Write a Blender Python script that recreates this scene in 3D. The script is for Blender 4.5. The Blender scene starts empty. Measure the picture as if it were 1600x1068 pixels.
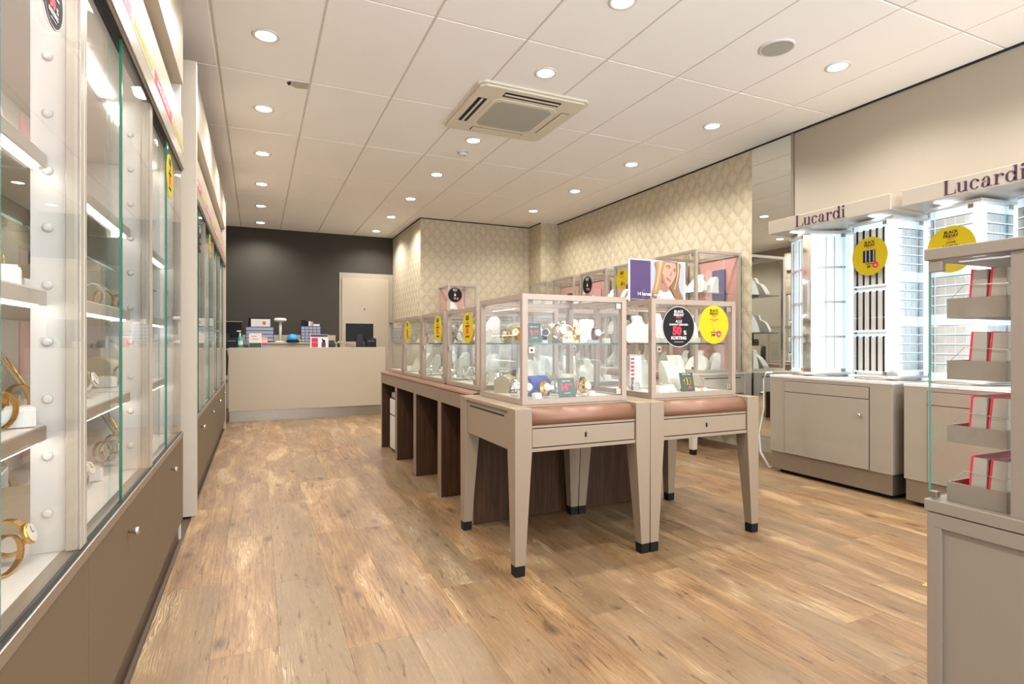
import bpy, math, random
from mathutils import Vector
random.seed(11)
R = math.radians
scene = bpy.context.scene
COL = scene.collection

# ------------------------------------------------------------------ camera, world, exposure
EYE = 1.05; YAW = R(24.434); FPX = 876.5
SN, CS = math.sin(YAW), math.cos(YAW)
cd = bpy.data.cameras.new('camera'); cam = bpy.data.objects.new('camera', cd); COL.objects.link(cam)
cd.sensor_width = 36; cd.lens = FPX / 1600 * 36; cd.clip_start = .02; cd.clip_end = 100
cam.location = (0, 0, EYE); cam.rotation_euler = (R(90), 0, -YAW)
scene.camera = cam
vs = scene.view_settings
vs.view_transform = 'Standard'; vs.look = 'None'; vs.gamma = 1; vs.use_curve_mapping = False
vs.exposure = 0.88
LAMP_W = 52.0; LAMP_COL = (1, .96, .90)
w = bpy.data.worlds.new('world'); scene.world = w; w.use_nodes = True
w.node_tree.nodes['Background'].inputs[0].default_value = (.86, .93, 1, 1)
w.node_tree.nodes['Background'].inputs[1].default_value = 3.1
scene.cycles.transparent_max_bounces = 40
scene.cycles.max_bounces = 9
scene.cycles.diffuse_bounces = 6
scene.cycles.glossy_bounces = 5
scene.cycles.caustics_reflective = False; scene.cycles.caustics_refractive = False

def x_at(u, Y):
    d = (u - 800) / FPX
    return Y * (SN + CS * d) / (CS - SN * d)
def y_at(u, X):
    d = (u - 800) / FPX
    return X * (CS - SN * d) / (SN + CS * d)
def on_z(u, v, z):
    d = (u - 800) / FPX; t = (EYE - z) / ((v - 534) / FPX)
    return (t * (SN + CS * d), t * (CS - SN * d), z)

# ------------------------------------------------------------------ materials
def lin(h):
    o = []
    for i in (0, 2, 4):
        c = int(h[i:i+2], 16) / 255
        o.append(c / 12.92 if c <= .04045 else ((c + .055) / 1.055) ** 2.4)
    return (*o, 1)
def newmat(name):
    m = bpy.data.materials.new(name); m.use_nodes = True
    return m, m.node_tree, m.node_tree.nodes['Principled BSDF']
def mat(name, h, rough=.5, metal=0, spec=.5, emit=0, var=0, vscale=8, bump=0, bscale=200, coat=0):
    m, t, b = newmat(name)
    c = lin(h)
    b.inputs['Base Color'].default_value = c
    b.inputs['Roughness'].default_value = rough; b.inputs['Metallic'].default_value = metal
    b.inputs['Specular IOR Level'].default_value = spec
    if coat: b.inputs['Coat Weight'].default_value = coat
    if emit:
        b.inputs['Emission Color'].default_value = c; b.inputs['Emission Strength'].default_value = emit
    if var or bump:
        tc = t.nodes.new('ShaderNodeTexCoord')
    if var:
        n = t.nodes.new('ShaderNodeTexNoise'); n.inputs['Scale'].default_value = vscale; n.inputs['Detail'].default_value = 4
        t.links.new(tc.outputs['Object'], n.inputs['Vector'])
        r = t.nodes.new('ShaderNodeMixRGB'); r.inputs[1].default_value = tuple(min(1, x * (1 - var)) for x in c[:3]) + (1,)
        r.inputs[2].default_value = tuple(min(1, x * (1 + var)) for x in c[:3]) + (1,)
        t.links.new(n.outputs['Fac'], r.inputs[0]); t.links.new(r.outputs[0], b.inputs['Base Color'])
    if bump:
        n2 = t.nodes.new('ShaderNodeTexNoise'); n2.inputs['Scale'].default_value = bscale
        t.links.new(tc.outputs['Object'], n2.inputs['Vector'])
        bp = t.nodes.new('ShaderNodeBump'); bp.inputs['Strength'].default_value = bump; bp.inputs['Distance'].default_value = .002
        t.links.new(n2.outputs['Fac'], bp.inputs['Height']); t.links.new(bp.outputs[0], b.inputs['Normal'])
    return m
def emis(name, h, s):
    m, t, b = newmat(name); t.nodes.remove(b)
    e = t.nodes.new('ShaderNodeEmission'); e.inputs[0].default_value = lin(h); e.inputs[1].default_value = s
    t.links.new(e.outputs[0], t.nodes['Material Output'].inputs[0]); return m
def glassmat(name, tint=(.975, .99, .98), f0=.035, k=.8):
    m, t, b = newmat(name); t.nodes.remove(b)
    tr = t.nodes.new('ShaderNodeBsdfTransparent'); tr.inputs[0].default_value = (*tint, 1)
    gl = t.nodes.new('ShaderNodeBsdfGlossy'); gl.inputs['Roughness'].default_value = 0.0
    lw = t.nodes.new('ShaderNodeLayerWeight'); lw.inputs[0].default_value = .5
    p = t.nodes.new('ShaderNodeMath'); p.operation = 'POWER'; p.inputs[1].default_value = 5
    q = t.nodes.new('ShaderNodeMath'); q.operation = 'MULTIPLY_ADD'; q.inputs[1].default_value = k; q.inputs[2].default_value = f0
    mx = t.nodes.new('ShaderNodeMixShader'); L = t.links.new
    L(lw.outputs['Facing'], p.inputs[0]); L(p.outputs[0], q.inputs[0]); L(q.outputs[0], mx.inputs[0])
    L(tr.outputs[0], mx.inputs[1]); L(gl.outputs[0], mx.inputs[2]); L(mx.outputs[0], t.nodes['Material Output'].inputs[0])
    return m
def floor_mat():
    m, t, b = newmat('oak_plank'); N = t.nodes.new; L = t.links.new
    tc = N('ShaderNodeTexCoord'); oi = N('ShaderNodeObjectInfo')
    off = N('ShaderNodeVectorMath'); off.operation = 'SCALE'; off.inputs[0].default_value = (37, 91, 53); L(oi.outputs['Random'], off.inputs['Scale'])
    ad = N('ShaderNodeVectorMath'); L(tc.outputs['Object'], ad.inputs[0]); L(off.outputs[0], ad.inputs[1])
    def noise(scale, sc, det=5, rough=.6, dist=0):
        mp = N('ShaderNodeVectorMath'); mp.operation = 'MULTIPLY'; mp.inputs[1].default_value = sc; L(ad.outputs[0], mp.inputs[0])
        n = N('ShaderNodeTexNoise'); n.inputs['Scale'].default_value = scale; n.inputs['Detail'].default_value = det
        n.inputs['Roughness'].default_value = rough; n.inputs['Distortion'].default_value = dist; L(mp.outputs[0], n.inputs['Vector']); return n
    broad = noise(2.2, (3.0, .8, 1), 3, .5, .6)
    grain = noise(7, (15, .7, 1), 7, .72, .5)
    fine = noise(40, (9, .6, 1), 3, .7)
    knot = noise(3.0, (5.5, .55, 1), 3, .55, 1.0)
    streak = noise(5, (34, .45, 1), 4, .6, .2)
    ramp = N('ShaderNodeValToRGB'); cr = ramp.color_ramp
    cr.elements[0].position = .28; cr.elements[0].color = lin('432f1c'); cr.elements[1].position = .70; cr.elements[1].color = lin('a6855b')
    e = cr.elements.new(.5); e.color = lin('7d6041')
    gm = N('ShaderNodeMath'); gm.operation = 'MULTIPLY_ADD'; gm.inputs[1].default_value = .55; L(grain.outputs['Fac'], gm.inputs[0])
    bm = N('ShaderNodeMath'); bm.operation = 'MULTIPLY'; bm.inputs[1].default_value = .45; L(broad.outputs['Fac'], bm.inputs[0]); L(bm.outputs[0], gm.inputs[2])
    L(gm.outputs[0], ramp.inputs[0])
    # plank to plank tone: some greyer, some more honey
    grey = N('ShaderNodeMixRGB'); grey.inputs[2].default_value = lin('746149')
    rr = N('ShaderNodeMath'); rr.operation = 'POWER'; rr.inputs[1].default_value = 1.6; L(oi.outputs['Random'], rr.inputs[0])
    rs = N('ShaderNodeMath'); rs.operation = 'MULTIPLY'; rs.inputs[1].default_value = .8; L(rr.outputs[0], rs.inputs[0])
    L(rs.outputs[0], grey.inputs[0]); L(ramp.outputs[0], grey.inputs[1])
    # dark streaks and knots
    kr = N('ShaderNodeValToRGB'); kr.color_ramp.elements[0].position = .56; kr.color_ramp.elements[0].color = (0, 0, 0, 1)
    kr.color_ramp.elements[1].position = .72; kr.color_ramp.elements[1].color = (1, 1, 1, 1); L(knot.outputs['Fac'], kr.inputs[0])
    sr = N('ShaderNodeMath'); sr.operation = 'MULTIPLY'; L(kr.outputs[0], sr.inputs[0]); L(grain.outputs['Fac'], sr.inputs[1])
    dk = N('ShaderNodeMixRGB'); dk.inputs[2].default_value = lin('5a4230'); L(sr.outputs[0], dk.inputs[0]); L(grey.outputs[0], dk.inputs[1])
    st = N('ShaderNodeValToRGB'); st.color_ramp.elements[0].position = .58; st.color_ramp.elements[0].color = (0, 0, 0, 1)
    st.color_ramp.elements[1].position = .78; st.color_ramp.elements[1].color = (.8, .8, .8, 1); L(streak.outputs['Fac'], st.inputs[0])
    sk = N('ShaderNodeMixRGB'); sk.inputs[2].default_value = lin('63482f'); L(st.outputs[0], sk.inputs[0]); L(dk.outputs[0], sk.inputs[1]); dk = sk
    # knots: small dark spots
    mpv = N('ShaderNodeVectorMath'); mpv.operation = 'MULTIPLY'; mpv.inputs[1].default_value = (3.2, 1.5, 1); L(ad.outputs[0], mpv.inputs[0])
    vo = N('ShaderNodeTexVoronoi'); vo.inputs['Scale'].default_value = 1.7; L(mpv.outputs[0], vo.inputs['Vector'])
    vr = N('ShaderNodeValToRGB'); vr.color_ramp.elements[0].position = .03; vr.color_ramp.elements[0].color = (.95, .95, .95, 1)
    vr.color_ramp.elements[1].position = .17; vr.color_ramp.elements[1].color = (0, 0, 0, 1); L(vo.outputs['Distance'], vr.inputs[0])
    kn = N('ShaderNodeMixRGB'); kn.inputs[2].default_value = lin('4a3626'); L(vr.outputs[0], kn.inputs[0]); L(dk.outputs[0], kn.inputs[1])
    crack = noise(5.5, (9, 1.1, 1), 4, .6, .8)
    ck = N('ShaderNodeValToRGB'); ck.color_ramp.elements[0].position = .60; ck.color_ramp.elements[0].color = (0, 0, 0, 1)
    ck.color_ramp.elements[1].position = .68; ck.color_ramp.elements[1].color = (.9, .9, .9, 1); L(crack.outputs['Fac'], ck.inputs[0])
    cm = N('ShaderNodeMixRGB'); cm.inputs[2].default_value = lin('4a3522'); L(ck.outputs[0], cm.inputs[0]); L(kn.outputs[0], cm.inputs[1]); kn = cm
    wm = N('ShaderNodeVectorMath'); wm.operation = 'MULTIPLY'; wm.inputs[1].default_value = (1, .10, 1); L(ad.outputs[0], wm.inputs[0])
    wv = N('ShaderNodeTexWave'); wv.inputs['Scale'].default_value = 34; wv.inputs['Distortion'].default_value = 14; wv.inputs['Detail'].default_value = 2; wv.inputs['Detail Scale'].default_value = 1.4; L(wm.outputs[0], wv.inputs['Vector'])
    wr_ = N('ShaderNodeValToRGB'); wr_.color_ramp.elements[0].position = .62; wr_.color_ramp.elements[0].color = (0, 0, 0, 1); wr_.color_ramp.elements[1].position = .9; wr_.color_ramp.elements[1].color = (.55, .55, .55, 1); L(wv.outputs['Fac'], wr_.inputs[0])
    gt = N('ShaderNodeMapRange'); gt.inputs['From Min'].default_value = .57; gt.inputs['From Max'].default_value = .68; gt.inputs['To Max'].default_value = .8; L(broad.outputs['Fac'], gt.inputs['Value'])
    wg = N('ShaderNodeMath'); wg.operation = 'MULTIPLY'; L(wr_.outputs[0], wg.inputs[0]); L(gt.outputs[0], wg.inputs[1])
    wx = N('ShaderNodeMixRGB'); wx.inputs[2].default_value = lin('c8b595'); L(wg.outputs[0], wx.inputs[0]); L(kn.outputs[0], wx.inputs[1]); kn = wx
    # pale limed pores
    pr = N('ShaderNodeValToRGB'); pr.color_ramp.elements[0].position = .60; pr.color_ramp.elements[0].color = (0, 0, 0, 1)
    pr.color_ramp.elements[1].position = .72; pr.color_ramp.elements[1].color = (.35, .35, .35, 1); L(fine.outputs['Fac'], pr.inputs[0])
    pm = N('ShaderNodeMixRGB'); pm.inputs[2].default_value = lin('c4b08f'); L(pr.outputs[0], pm.inputs[0]); L(kn.outputs[0], pm.inputs[1])
    L(pm.outputs[0], b.inputs['Base Color'])
    b.inputs['Roughness'].default_value = .42; b.inputs['Specular IOR Level'].default_value = .45
    bp = N('ShaderNodeBump'); bp.inputs['Strength'].default_value = .15; bp.inputs['Distance'].default_value = .001
    L(grain.outputs['Fac'], bp.inputs['Height']); L(bp.outputs[0], b.inputs['Normal'])
    return m
def wallpaper_mat():
    m, t, b = newmat('tufted_wallpaper'); N = t.nodes.new; L = t.links.new
    tc = N('ShaderNodeTexCoord'); sp = N('ShaderNodeSeparateXYZ'); L(tc.outputs['Object'], sp.inputs[0])
    def math_(op, a, bb, c=None):
        n = N('ShaderNodeMath'); n.operation = op
        for i, x in enumerate((a, bb, c)):
            if x is None: continue
            if isinstance(x, (int, float)): n.inputs[i].default_value = x
            else: L(x, n.inputs[i])
        return n.outputs[0]
    h = math_('ADD', sp.outputs[0], sp.outputs[1])
    px, pz = .17, .21
    hn = math_('DIVIDE', h, px); zn = math_('DIVIDE', sp.outputs[2], pz)
    s = math_('ADD', hn, zn); d = math_('SUBTRACT', hn, zn)
    ds = math_('PINGPONG', s, .5); dd = math_('PINGPONG', d, .5)
    mn = math_('MINIMUM', ds, dd)
    seam = math_('MULTIPLY', math_('SINE', math_('MULTIPLY', ds, math.pi), 0), math_('SINE', math_('MULTIPLY', dd, math.pi), 0))
    s2 = math_('ADD', math_('MULTIPLY', ds, ds), math_('MULTIPLY', dd, dd))
    button = math_('LESS_THAN', s2, .0035)
    ramp = N('ShaderNodeValToRGB'); ramp.color_ramp.interpolation = 'EASE'; ramp.color_ramp.elements[0].color = lin('b5a98f'); ramp.color_ramp.elements[1].color = lin('c1b59d')
    ramp.color_ramp.elements[1].position = .30; L(mn, ramp.inputs[0])
    mx = N('ShaderNodeMixRGB'); mx.inputs[2].default_value = lin('cfc4aa'); L(button, mx.inputs[0]); L(ramp.outputs[0], mx.inputs[1])
    L(mx.outputs[0], b.inputs['Base Color']); b.inputs['Roughness'].default_value = .55
    bp = N('ShaderNodeBump'); bp.inputs['Strength'].default_value = .32; bp.inputs['Distance'].default_value = .02
    L(seam, bp.inputs['Height']); L(bp.outputs[0], b.inputs['Normal'])
    return m
def wood_mat(name, h0, h1, axis=(16, 16, 1.2)):
    m, t, b = newmat(name); N = t.nodes.new; L = t.links.new
    tc = N('ShaderNodeTexCoord'); mp = N('ShaderNodeVectorMath'); mp.operation = 'MULTIPLY'; mp.inputs[1].default_value = axis; L(tc.outputs['Object'], mp.inputs[0])
    n = N('ShaderNodeTexNoise'); n.inputs['Scale'].default_value = 3; n.inputs['Detail'].default_value = 6; n.inputs['Distortion'].default_value = .3; L(mp.outputs[0], n.inputs['Vector'])
    r = N('ShaderNodeValToRGB'); r.color_ramp.elements[0].position = .3; r.color_ramp.elements[0].color = lin(h0)
    r.color_ramp.elements[1].position = .7; r.color_ramp.elements[1].color = lin(h1); L(n.outputs['Fac'], r.inputs[0]); L(r.outputs[0], b.inputs['Base Color'])
    b.inputs['Roughness'].default_value = .55; b.inputs['Specular IOR Level'].default_value = .25
    return m

MT = dict(
    oak=floor_mat(), paper=wallpaper_mat(),
    tile=mat('ceiling_tile', 'f3f1ee', .85, bump=.25, bscale=350, var=.02, vscale=3),
    grid=mat('ceiling_grid', 'ccc6bc', .6),
    wall=mat('painted_wall', '9e9485', .7, var=.015, vscale=2),
    dark=mat('charcoal_paint', '38322a', .75, var=.04, vscale=2),
    black=mat('black_plastic', '0e0e10', .45, spec=.25), shadowgap=mat('black_gap', '14120f', .8),
    cream=mat('cream_laminate', 'ada08c', .4), white=mat('white_laminate', 'cbc7c1', .35), white2=mat('warm_white_lacquer', 'b3a899', .35),
    card=mat('white_card', 'd6d4d0', .6), satin=mat('satin_white_leatherette', 'd2cdc3', .45),
    cabinet=mat('stone_lacquer', '918677', .4), kioskbox=mat('off_white_card', 'a0968b', .6), kiosk=mat('shaded_beige_lacquer', '817568', .4), table=mat('beige_lacquer', '8a7965', .4, var=.01), frame=mat('greige_aluminium', '9c8a7b', .35, metal=.15),  # kiosk: table beige greyed and darkened, its shade put into the colour
    frame_w=mat('pale_aluminium', 'aaa194', .3, metal=.2),
    taupe=mat('taupe_laminate', '5a4b38', .45, var=.02, vscale=3), taupe2=mat('taupe_edge', '7c6b5a', .45),
    toe=mat('dark_toe_kick', '4d3c2d', .5), steel=mat('brushed_steel', 'a39a8e', .32, metal=.85, var=.06, vscale=20),
    chrome=mat('chrome', 'e6e6e8', .06, metal=1), mirror=mat('mirror_glass', 'eef2ee', .01, metal=1),
    brown=wood_mat('walnut_panel', '301b0a', '4a2f17'), leather=mat('brown_leatherette', '7a5540', .38, var=.03, vscale=6, bump=.1, bscale=500),
    greywood=wood_mat('grey_wood', '9c907f', 'b3a793', (2, 14, 14)),
    glass=glassmat('showcase_glass', (.993, .998, .996), .018, .7), edge=mat('green_glass_edge', '0c5a40', .15), glass_s=glassmat('shelf_glass', (.93, .98, .95), .06),
    edge2=mat('pale_glass_edge', '5c8f80', .15),
    pinkpale=mat('pale_pink_backing', 'dfb4b4', .6), pink=mat('pink_backing', 'c8938a', .6), purple=mat('purple_print', '48315f', .55), rose=mat('rose_print', 'cf9aa6', .6),
    yellow=mat('yellow_print', 'bda50d', .6, spec=.25), ink=mat('black_print', '141312', .6, spec=.2), red=mat('red_print', 'd9203c', .5), magenta=mat('magenta_print', 'c0264f', .5),
    paperwhite=mat('white_print', 'c6c4c1', .6, spec=.2), rim=mat('grey_print', 'b9b4aa', .5), plum=mat('plum_lettering', '42203f', .45),
    gold=mat('gold', 'd9a441', .2, metal=1), silver=mat('silver', 'dcdad6', .15, metal=1), rosegold=mat('rose_gold', 'd9a083', .2, metal=1),
    strapbrown=mat('brown_strap', '5a3a26', .5), strapblack=mat('black_strap', '1c1a1a', .5), dialw=mat('watch_dial', 'd2ccbe', .3), diald=mat('dark_dial', '23262c', .25),
    acrylic=glassmat('clear_acrylic', (.93, .94, .94), .08), taupeboard=mat('taupe_velvet', '84745f', .7), rollgrey=mat('taupe_satin', 'a3977f', .35, var=.05, vscale=12),
    navy=mat('navy_velvet', '1d2f7a', .6), green=mat('dark_green_print', '2f4236', .5), peach=mat('peach_print', 'f0b79a', .6),
    led_and_fill=emis('showcase_led_and_fill', 'fffaf0', 11), led=emis('led_strip', 'e6f2ff', 7.5), led_soft=emis('case_led', 'fff6e6', 12), lens=emis('lamp_lens', 'fff4e2', 14),
    lightbox=mat('white_lit_panel', 'cfe2ee', .4, emit=.5), teal=mat('teal_liquid', '1f9a83', .3), blue=mat('blue_plastic', '2f8fc4', .35), navyp=mat('navy_plastic', '27305e', .4),
    smoke=mat('clear_drawer_plastic', '8e93a3', .3), cable=mat('white_cable', 'd0cdc6', .5), acgrey=mat('filter_grey', 'a9a79d', .8, bump=.5, bscale=120),
    plastic=mat('ivory_plastic', 'd8d0bf', .45), foot=mat('black_foot', '121110', .55, spec=.25), skin=mat('skin_print', 'b78c75', .6), skin2=mat('skin_shade_print', '9b6d59', .6), hair=mat('blonde_print', '9f7a54', .6), hair2=mat('dark_blonde_print', '816040', .6),
    hair3=mat('light_blonde_print', 'b89870', .6), lilac=mat('lilac_print', 'a3a1a9', .6), blouse=mat('blouse_print', 'b8b5b4', .6), blouse2=mat('blouse_fold_print', 'b3afae', .6), lip=mat('lip_print', 'b5615c', .6), brow=mat('brow_print', '5c4334', .6),
    orange=mat('terracotta_box', 'b5643c', .5), screen=mat('dark_screen', '0d0e10', .15), leaf=mat('dry_leaf', 'b08a34', .6),
)

# ------------------------------------------------------------------ mesh helpers
class MB:
    def __init__(s): s.v = []; s.f = []
    def add(s, vv, ff):
        o = len(s.v); s.v += [tuple(x) for x in vv]; s.f += [tuple(i + o for i in q) for q in ff]; return s
    def box(s, x0, x1, y0, y1, z0, z1):
        return s.add([(x0,y0,z0),(x1,y0,z0),(x1,y1,z0),(x0,y1,z0),(x0,y0,z1),(x1,y0,z1),(x1,y1,z1),(x0,y1,z1)],
              [(0,3,2,1),(4,5,6,7),(0,1,5,4),(1,2,6,5),(2,3,7,6),(3,0,4,7)])
    def hexa(s, b, t):   # two quads (bottom and top), corner lists
        return s.add(list(b) + list(t), [(0,3,2,1),(4,5,6,7),(0,1,5,4),(1,2,6,5),(2,3,7,6),(3,0,4,7)])
    def prism(s, pts, a, b, axis='y'):   # polygon in the two other axes
        n = len(pts)
        def P(p, q):
            return {'y': (p[0], q, p[1]), 'x': (q, p[0], p[1]), 'z': (p[0], p[1], q)}[axis]
        return s.add([P(p, a) for p in pts] + [P(p, b) for p in pts],
              [tuple(range(n)), tuple(range(2*n-1, n-1, -1))] + [(i, i + n, (i+1) % n + n, (i+1) % n) for i in range(n)])
    def lathe(s, prof, n=20, c=(0,0,0), axis='z'):
        vv = []; ff = []
        for r, h in prof:
            for i in range(n):
                a = 2 * math.pi * i / n; p, q = r * math.cos(a), r * math.sin(a)
                vv.append({'z': (c[0]+p, c[1]+q, c[2]+h), 'y': (c[0]+p, c[1]+h, c[2]+q), 'x': (c[0]+h, c[1]+p, c[2]+q)}[axis])
        for k in range(len(prof) - 1):
            for i in range(n):
                ff.append((k*n+i, k*n+(i+1)%n, (k+1)*n+(i+1)%n, (k+1)*n+i))
        ff.append(tuple(range(n-1, -1, -1))); ff.append(tuple(range((len(prof)-1)*n, len(prof)*n)))
        return s.add(vv, ff)
    def cyl(s, c, r, h0, h1, n=20, axis='z'): return s.lathe([(r, h0), (r, h1)], n, c, axis)
    def tube(s, pts, r, n=6, closed=False):
        pts = [Vector(p) for p in pts]; m = len(pts); vv = []; ff = []
        for i, p in enumerate(pts):
            a = pts[(i-1) % m] if (closed or i) else p; b = pts[(i+1) % m] if (closed or i < m-1) else p
            t = (b - a).normalized(); up = Vector((0,0,1)) if abs(t.z) < .9 else Vector((1,0,0))
            e = t.cross(up).normalized(); g = e.cross(t)
            for k in range(n):
                q = 2 * math.pi * k / n; vv.append(p + e * (r * math.cos(q)) + g * (r * math.sin(q)))
        for i in range(m if closed else m - 1):
            for k in range(n):
                j = (i+1) % m; ff.append((i*n+k, i*n+(k+1)%n, j*n+(k+1)%n, j*n+k))
        if not closed: ff += [tuple(range(n-1,-1,-1)), tuple(range((m-1)*n, m*n))]
        return s.add(vv, ff)
    def strip(s, pts, half, w):   # flat strap: closed loop in the yz plane, width along x, thickness half
        m = len(pts); vv = []; ff = []
        for i, (y, z) in enumerate(pts):
            y0, z0 = pts[(i-1) % m]; y1, z1 = pts[(i+1) % m]
            ty, tz = y1 - y0, z1 - z0; l = math.hypot(ty, tz) or 1; ny, nz = tz / l * half, -ty / l * half
            vv += [(-w, y+ny, z+nz), (w, y+ny, z+nz), (w, y-ny, z-nz), (-w, y-ny, z-nz)]
        for i in range(m):
            j = (i+1) % m
            for k in range(4): ff.append((i*4+k, i*4+(k+1)%4, j*4+(k+1)%4, j*4+k))
        return s.add(vv, ff)
def obj(name, mb, m, parent=None, loc=(0,0,0), bevel=0, smooth=False, rot=None, mesh=None):
    if mesh is None:
        mesh = bpy.data.meshes.new(name); mesh.from_pydata(mb.v, [], mb.f); mesh.update()
        mesh.materials.append(MT[m] if isinstance(m, str) else m)
        if smooth:
            for p in mesh.polygons: p.use_smooth = len(p.vertices) == 4
    o = bpy.data.objects.new(name, mesh); COL.objects.link(o); o.location = loc
    if rot: o.rotation_euler = rot
    if parent: o.parent = parent
    if bevel:
        b = o.modifiers.new('b', 'BEVEL'); b.width = bevel; b.segments = 2; b.limit_method = 'ANGLE'; b.angle_limit = R(40)
    return o
def box(name, m, x0, x1, y0, y1, z0, z1, parent=None, bevel=0):
    return obj(name, MB().box(x0, x1, y0, y1, z0, z1), m, parent, bevel=bevel)
def tag(o, label, cat, group=None, kind=None):
    o['label'] = label; o['category'] = cat
    if group: o['group'] = group
    if kind: o['kind'] = kind
    return o
def thing(name, label, cat, loc=(0,0,0), rz=0, group=None):
    o = bpy.data.objects.new(name, None); COL.objects.link(o); o.empty_display_size = .05
    o.location = loc; o.rotation_euler = (0, 0, rz); return tag(o, label, cat, group)
def struct(o): o['kind'] = 'structure'; return o
KIDS = {}
def copy_tree(o, parent=None):
    c = o.copy(); COL.objects.link(c)
    if parent: c.parent = parent
    for ch in o.children: copy_tree(ch, c)
    return c
TXT = {}
def txt(s, size, m, parent, loc, bold=0, align='CENTER', name='lettering', sx=1):
    key = (s, round(size, 5), m, bold, align)
    if key not in TXT:
        cu = bpy.data.curves.new(name, 'FONT'); cu.body = s; cu.size = size; cu.align_x = align; cu.align_y = 'CENTER'
        cu.offset = bold * size; cu.extrude = .0003; cu.resolution_u = 3
        q = bpy.data.objects.new(name, cu); me = bpy.data.meshes.new_from_object(q); me.materials.clear(); me.materials.append(MT[m]); me.name = name
        bpy.data.objects.remove(q); bpy.data.curves.remove(cu); TXT[key] = me
    o = bpy.data.objects.new(name, TXT[key]); COL.objects.link(o); o.parent = parent; o.location = loc; o.rotation_euler = (R(90), 0, 0); o.scale = (sx, 1, 1)
    return o

ORD = ['first', 'second', 'third', 'fourth', 'fifth', 'sixth', 'seventh', 'eighth', 'ninth', 'tenth', 'eleventh', 'twelfth']
# ------------------------------------------------------------------ the room
CEIL = 2.956; XL = -.86; XR = 4.44; YF = -1.3; YB = 10.33
fl = struct(box('floor', 'toe', XL, XR, YF, YB, -.05, -.012))
pw, pl = .215, 1.25
def plank_mesh(L):
    c = .0006; m = MB(); W = pw - .0002
    b = [(0,0,-.012),(W,0,-.012),(W,L,-.012),(0,L,-.012)]; md = [(0,0,-c),(W,0,-c),(W,L,-c),(0,L,-c)]
    tp = [(c,c,0),(W-c,c,0),(W-c,L-c,0),(c,L-c,0)]
    m.add(b + md + tp, [(0,3,2,1),(8,9,10,11)] + [(i, (i+1)%4, 4+(i+1)%4, 4+i) for i in range(4)] + [(4+i, 4+(i+1)%4, 8+(i+1)%4, 8+i) for i in range(4)])
    me = bpy.data.meshes.new('plank'); me.from_pydata(m.v, [], m.f); me.update(); me.materials.append(MT['oak']); return me
pmesh = {}
rng = random.Random(5)
fixed = {3: 2.65, 4: 1.98, 5: 1.98, 2: 3.35, 6: 2.3, 1: 2.75}
for k in range(1, 24):
    x = -.573 + pw * k
    if x > XR - .02: break
    y = (fixed.get(k, rng.uniform(0, pl)) % pl) + YF // pl * pl - pl
    while y < 8.85:
        a, b_ = max(y, YF), min(y + pl, 8.9); L = b_ - a
        if L > .05:
            key = round(L, 3)
            if key not in pmesh: pmesh[key] = plank_mesh(L - .0002)
            obj('plank', None, None, fl, (x, a, 0), mesh=pmesh[key])
        y += pl
cl = struct(box('ceiling', 'grid', XL, XR, YF, YB, CEIL + .004, CEIL + .06))
tmesh = {}
for k in range(-2, 8):
    xa = -.2433 + .6 * k; x0, x1 = max(xa + .007, XL), min(xa + .593, XR)
    if x1 - x0 < .05: continue
    for j in range(-4, 7):
        ya = 3.1834 + 1.1885 * j; y0, y1 = max(ya + .005, YF), min(ya + 1.1835, YB)
        if y1 - y0 < .05 : continue
        if x0 > 2.3 and y0 > 8.45: continue
        key = (round(x1-x0, 3), round(y1-y0, 3))
        if key not in tmesh:
            me = bpy.data.meshes.new('tile'); q = MB(); W_, L_ = key; c = .004
            q.add([(0,0,.004),(W_,0,.004),(W_,L_,.004),(0,L_,.004),(c,c,0),(W_-c,c,0),(W_-c,L_-c,0),(c,L_-c,0)], [(4,7,6,5)] + [(i,4+i,4+(i+1)%4,(i+1)%4) for i in range(4)])
            me.from_pydata(q.v, [], q.f); me.update(); me.materials.append(MT['tile']); tmesh[key] = me
        obj('tile', None, None, cl, (x0, y0, CEIL), mesh=tmesh[key])
# broken tile corner
cx, cy_, _ = on_z(470, 134, CEIL)
obj('tile_repair_patch', MB().prism([(-.06,-.06),(.05,-.075),(.052,.03),(-.03,.05),(-.075,.01)], -.004, 0, 'z'), 'white2', cl, (cx, cy_, CEIL))
obj('tile_chip', MB().prism([(-.10,-.02),(-.075,-.05),(-.06,-.01),(-.08,.03),(-.09,.01)], -.002, 0, 'z'), 'shadowgap', cl, (cx, cy_, CEIL))
struct(box('wall_left', 'wall', XL - .08, XL, YF, YB + .08, 0, CEIL + .06))
wr = struct(box('wall_right', 'wall', XR, XR + .08, YF, 3.6, 0, CEIL + .06))
def wp(name, *a): o = struct(box(name, 'paper', *a)); return o
wp('wall_right_papered', XR, XR + .08, 3.6, YB + .08, 0, CEIL + .06)
wp('wall_corner_pier', 4.13, XR - .001, 7.97, 8.5, 0, CEIL + .003)
wp('wall_alcove', 2.28, XR, 8.41, 8.5, 0, CEIL + .003)
wp('wall_passage_side', 2.28, 2.36, 8.501, YB, 0, CEIL + .003)
wb = struct(box('wall_back', 'dark', XL, XR, YB, YB + .08, 0, CEIL + .06))
d1 = struct(box('door_1', 'wall', 1.326, 2.275, YB - .012, YB - .001, 0, 2.285))
box('door_leaf', 'cream', 1.37, 2.2, YB - .03, YB - .012, .01, 2.19, d1, .003)
obj('door_viewer', MB().cyl((1.76, YB - .035, 1.64), .012, 0, .006, 12, 'y'), 'black', d1)
hd = obj('door_handle', MB().tube([(1.44, YB-.03, 1.02), (1.44, YB-.075, 1.02), (1.56, YB-.075, 1.02)], .009, 8), 'chrome', d1)
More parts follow.
